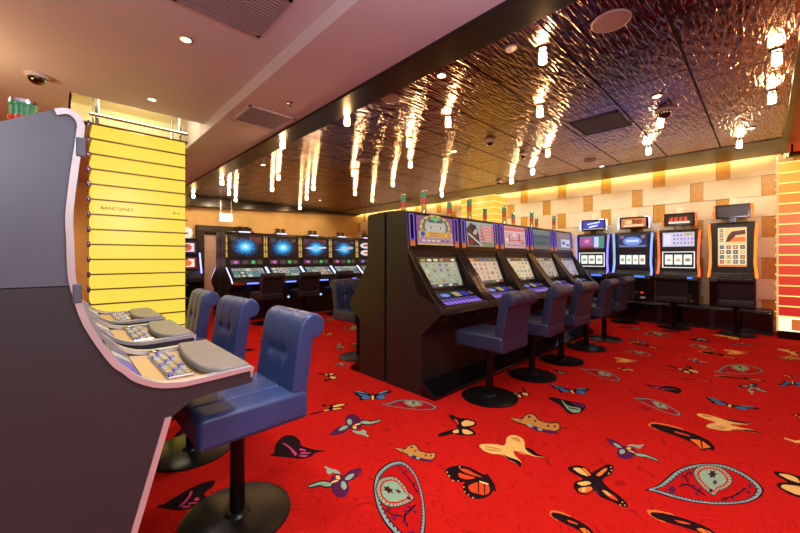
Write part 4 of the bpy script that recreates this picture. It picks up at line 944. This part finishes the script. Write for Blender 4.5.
PLAB = {0: 'large glowing crystal lamp nearest the camera, top centre beside the round speaker', 5: 'crystal lamp at upper right, nearest the red ceiling edge', 6: 'crystal lamp at right, second along the red ceiling edge', 7: 'crystal lamp nearest the panelled wall, left of the orange column', 8: 'crystal lamp beside the large black camera dome', 9: 'crystal lamp between the black camera dome and the panelled wall', 1: 'crystal lamp left of the rectangular ceiling vent',
 2: 'upper crystal lamp of the trio left of the panelled wall, past the vent', 3: 'middle crystal lamp of the trio past the ceiling vent', 4: 'lowest left crystal lamp of the trio past the ceiling vent', 10: 'crystal lamp closest to the dark beam, upper left of the centre bank', 11: 'bright crystal lamp high above the first centre bank machine', 12: 'upper of two crystal lamps in line above the centre bank end', 13: 'lower of two crystal lamps in line above the centre bank end',
 14: 'small crystal lamp above the left edge of the centre bank', 15: 'tiny crystal lamp low above the top left corner of the centre bank', 16: 'crystal lamp with a long streak, above the gap between the banks', 17: 'crystal lamp at the head of the short line left of the centre bank', 18: 'second crystal lamp of the short line left of the centre bank', 19: 'crystal lamp beyond the first centre bank signal lamps, near the amber column',
 20: 'leftmost tiny crystal lamp beside the yellow column, at the beam end', 21: 'crystal lamp above the exit sign, first of three in a descending row', 22: 'crystal lamp second of three in a descending row near the exit sign', 23: 'crystal lamp last of three in a descending row, right of the exit sign', 24: 'crystal lamp right at the dark beam, above the far bank', 25: 'crystal lamp above the third far machine, upper of a close pair', 26: 'crystal lamp above the far machines, lower of a close pair', 27: 'crystal lamp above the fourth far machine, upper of two', 28: 'crystal lamp lowest above the fourth far machine, near the far wall'}
lamp_xy = []
for i, p in enumerate(PEND):
    x, y = floor_pt(p[0], p[1] , 2.965)
    lamp_xy.append((x, y))
    if i == 0: pd_t.location = (x, y, 0); pd_t['label'] = PLAB[0]
    else: dup(pd_t, (x, y, 0), R.uniform(0, 1), PLAB[i])

DL = [((601.8,166), 'small downlight in the dark ceiling close to the panelled wall'), ((657,95.7), 'small downlight just above the large black camera dome'), ((751,128), 'small downlight in the dark ceiling at right, near the orange column'), ((441.5,75), 'small round downlight beside the dark beam, above the centre bank'), ((263,164.4), 'small downlight between the dark beam and the far bank'), ((454,151), 'small downlight in the reddish ceiling above the second centre machine'), ((320,200), 'tiny downlight above the fourth far machine')]
dl_t = thing('downlight', DL[0][1], 'downlight', (0, 0, 0), 0, 'downlights in the dark ceiling')
q = MB(); q.lathe([(.055, ZD - .001), (.055, ZD - .008), (.042, ZD - .010), (.040, ZD - .004)], M['chrome'], seg=24); q.build('bezel', dl_t, smooth=True)
q = MB(); q.lathe([(.038, ZD - .004), (.036, ZD - .011)], em((255, 236, 200), 5), seg=20); q.build('lens', dl_t)
for i, (p, lb) in enumerate(DL):
    x, y = floor_pt(*p, ZD)
    if i == 0: dl_t.location = (x, y, 0)
    else: dup(dl_t, (x, y, 0), 0, lb)
dup(dl_t, (.804, 3.562, ZL - ZD), 0, 'downlight in the pale ceiling, below the square grey vent', 'downlights in the pale ceiling')
dup(dl_t, (.809, 5.194, ZL - ZD), 0, 'downlight in the pale ceiling, above the yellow column', 'downlights in the pale ceiling')

def plate_vent(name, label, x0, x1, y0, y1, z, frame, body):
    t = thing(name, label, 'vent', ((x0 + x1) / 2, (y0 + y1) / 2, z)); hx, hy = (x1 - x0) / 2, (y1 - y0) / 2
    q = MB()
    for b in ((-hx, hx, -hy, -hy + .03), (-hx, hx, hy - .03, hy), (-hx, -hx + .03, -hy, hy), (hx - .03, hx, -hy, hy)): q.box(*b, -.012, -.001, frame)
    q.build('frame', t)
    q = MB(); q.box(-hx + .03, hx - .03, -hy + .03, hy - .03, -.006, -.0015, body)
    for k in range(16):
        y = -hy + .05 + (2 * hy - .1) * k / 15; q.box(-hx + .04, hx - .04, y - .006, y + .006, -.010, -.006, body)
    q.build('grille', t)
    return t
plate_vent('ceiling_vent', 'square grey vent in the pale ceiling at the top edge', .60, 1.26, 2.46, 3.08, ZL, M['vent'], M['vent'])
plate_vent('ceiling_vent', 'pinkish vent in the lower ceiling strip beside the dark beam', 1.60, 2.19, 4.2, 4.80, ZD, M['paint'], M['vent'])
plate_vent('ceiling_vent', 'dark rectangular vent among the rippled ceiling tiles', 4.9, 5.55, 1.24, 1.82, ZD, M['seam'], M['vent_dark'])
def round_plate(name, label, cat, x, y, r, z, mt):
    t = thing(name, label, cat, (x, y, z)); q = MB(); q.lathe([(r, -.001), (r, -.008), (r * .93, -.014), (r * .9, -.010)], M['speaker'], seg=36); q.build('rim', t, smooth=True)
    q = MB(); q.lathe([(r * .9, -.004), (r * .88, -.011), (r * .3, -.014)], mt, seg=36); q.build('grille', t, smooth=True)
round_plate('ceiling_speaker', 'large round ceiling speaker near the top edge of the photo', 'speaker', 3.011, .812, .135, ZD, M['speaker'])
round_plate('ceiling_speaker', 'round ceiling speaker next to the dark beam, above the centre bank', 'speaker', 2.68, 2.93, .11, ZD, M['speaker'])
round_plate('ceiling_speaker', 'round ceiling speaker farther back, left of the centre bank lamps', 'speaker', 4.006, 5.127, .14, ZD, M['speaker'])
round_plate('ceiling_speaker', 'small round plate near the wall end of the dark ceiling', 'speaker', *floor_pt(590, 160, ZD), .10, ZD, M['speaker'])
round_plate('smoke_detector', 'small white smoke detector beside the nearest crystal lamp', 'smoke detector', *floor_pt(511, 48, ZD), .05, ZD, M['white'])
def dome_cam(label, x, y, r, z):
    t = thing('dome_camera', label, 'security camera', (x, y, z), 0, 'black dome cameras')
    q = MB(); q.lathe([(r * 1.35, -.001), (r * 1.35, -.02), (r * 1.1, -.035)], M['speaker'] if z == ZD else M['paint'], seg=32); q.build('mount', t, smooth=True)
    q = MB(); q.lathe([(r * math.cos(a), -.035 - r * .9 * math.sin(a)) for a in [k * PI / 2 / 8 for k in range(8)]] + [(.002, -.035 - r * .9)], M['dome'], seg=32); q.build('dome', t, smooth=True)
x, y = floor_pt(665, 110, ZD); dome_cam('large black camera dome in the dark ceiling right of the vent', x, y, .075, ZD)
x, y = floor_pt(490, 140, ZD); dome_cam('black camera dome in the red-lit ceiling above the centre bank', x, y, .06, ZD)
x, y = floor_pt(523, 154, ZD); dome_cam('small camera dome beside the trio of lamps past the vent', x, y, .05, ZD)
x, y = floor_pt(499, 181, ZD); dome_cam('farthest small camera dome, above the amber column', x, y, .06, ZD)
x, y = floor_pt(37, 75, ZL); dome_cam('black camera dome in the pale ceiling above the foreground machine', x, y, .075, ZL)
def sprinkler(label, x, y, z):
    t = thing('ceiling_sprinkler', label, 'sprinkler', (x, y, z), 0, 'ceiling sprinklers')
    q = MB(); q.lathe([(.03, -.001), (.03, -.008), (.012, -.012), (.010, -.045)], M['chrome'], seg=16); q.build('body', t, smooth=True)
    q = MB(); q.lathe([(.008, -.044), (.022, -.052), (.022, -.056), (.004, -.058)], M['chrome'], seg=16); q.build('deflector', t, smooth=True)
sprinkler('small sprinkler in the pale strip between the vent and the dark beam', 1.911, 3.806, ZD)
x, y = floor_pt(468, 150, ZD); sprinkler('sprinkler hanging from the red-lit dark ceiling above the centre bank', x, y, ZD)
# bullet camera at the top of the orange column
t = thing('bullet_camera', 'black bullet camera above the orange column at the right edge', 'security camera', (8.33, -.30, 2.92))
q = MB(); q.tube([(.0, .0, .178), (0, 0, .04)], .014, M['pole']); q.build('mount', t, smooth=True)
q = MB(); q.tube([(.09, -.10, .03), (-.09, .06, .0)], .045, M['gloss'], 18); q.build('body', t, smooth=True)
q = MB(); q.tube([(-.088, .058, .0), (-.10, .069, -.002)], .036, M['chrome'], 18); q.build('lens', t, smooth=True)
# exit sign hung near the portal
ex, ey = 3.61, 11.3
t = thing('exit_sign', 'white lit exit sign hanging above the portal on the far wall', 'exit sign', (ex, ey, 2.40))
q = MB(); q.box(-.18, .18, -.03, .03, 0, .21, em((255, 250, 236), 1.6)); q.build('lit_panel', t, bevel=.008, seg=1)
q = MB(); q.box(-.19, .19, -.035, .035, .21, .24, M['white']); q.tube([(-.15, 0, .24), (-.15, 0, .70)], .008, M['white']); q.tube([(.15, 0, .24), (.15, 0, .70)], .008, M['white']); q.build('mount', t)

# ================================================================== LIGHTS
def point(x, y, z, e, col, r=.05):
    l = bpy.data.lights.new('point_light', 'POINT'); l.energy = e; l.color = col; l.shadow_soft_size = r
    o = bpy.data.objects.new('point_light', l); COL.objects.link(o); o.location = (x, y, z)
def spot(x, y, z, e, col, ang=130, r=.12, blend=.9, aim=None):
    l = bpy.data.lights.new('spot_light', 'SPOT'); l.energy = e; l.color = col; l.shadow_soft_size = r; l.spot_size = math.radians(ang); l.spot_blend = blend
    o = bpy.data.objects.new('spot_light', l); COL.objects.link(o); o.location = (x, y, z)
    if aim: o.rotation_euler = (Vector(aim) - Vector((x, y, z))).to_track_quat('-Z', 'Y').to_euler()
WARM = (1.0, .74, .48)
NEU = (.92, .95, 1.0)
for x, y in ((.8, 1.95), (.8, .35), (.8, -1.3), (-1.4, -1.4), (2.0, -1.4)): spot(x, y, 3.2, 110, (.96, .94, .95), 140)
for x, y, z, e, c in ((-.6, -1.2, 2.2, 90, NEU), (1.4, -1.8, 2.2, 90, NEU), (-1.8, .6, 2.2, 40, NEU), (1.1, .5, 2.65, 54, (1, .80, .92)), (-1.5, 2.6, 2.5, 34, (1, .64, .42)), (-1.0, 5.0, 2.6, 46, (1, .68, .30))): point(x, y, z, e, c, .2)  # added fill lights out of view, without fittings, brightening ceiling and near panels
for x, y in ((3.4, -1.6), (5.2, -1.6), (6.8, -1.4), (3.6, .1), (5.2, .1), (6.6, .3)): spot(x, y, 3.05, 16, (1, .84, .72), 140)
for x, y in ((.804, 3.562), (.809, 5.194)): spot(x, y, 3.2, 90, (1, .86, .62), 140)
point(.8, 6.0, 3.36, 22, (1, .9, .6), .1)
for y in (-.1, .9, 1.9, 2.9, 3.9, 4.9, 6.4, 8, 10): spot(8.1, y, 3.06, 48, (1, .91, .74), 100, .05, .8, (9.1, y, 1.7))
for y in (8.5, 10.2, 11.2): spot(-.8, y, 3.1, 120, (1, .74, .44), 150)
for x in (2.2, 3.4, 4.6, 5.8, 7.0): spot(x, 10.9, 2.98, 44, (1, .84, .58), 110, .05, .8, (x, 12, 1.9))
w_ = bpy.data.worlds.new('world'); sc.world = w_; w_.use_nodes = True
w_.node_tree.nodes['Background'].inputs[0].default_value = (.9, .75, .7, 1); w_.node_tree.nodes['Background'].inputs[1].default_value = .05
sc.view_settings.view_transform = 'Standard'; sc.view_settings.look = 'None'; sc.view_settings.exposure = 0.0; sc.view_settings.gamma = 1.0
sc.cycles.use_denoising = True
sc.cycles.max_bounces = 8; sc.cycles.sample_clamp_indirect = 6.0
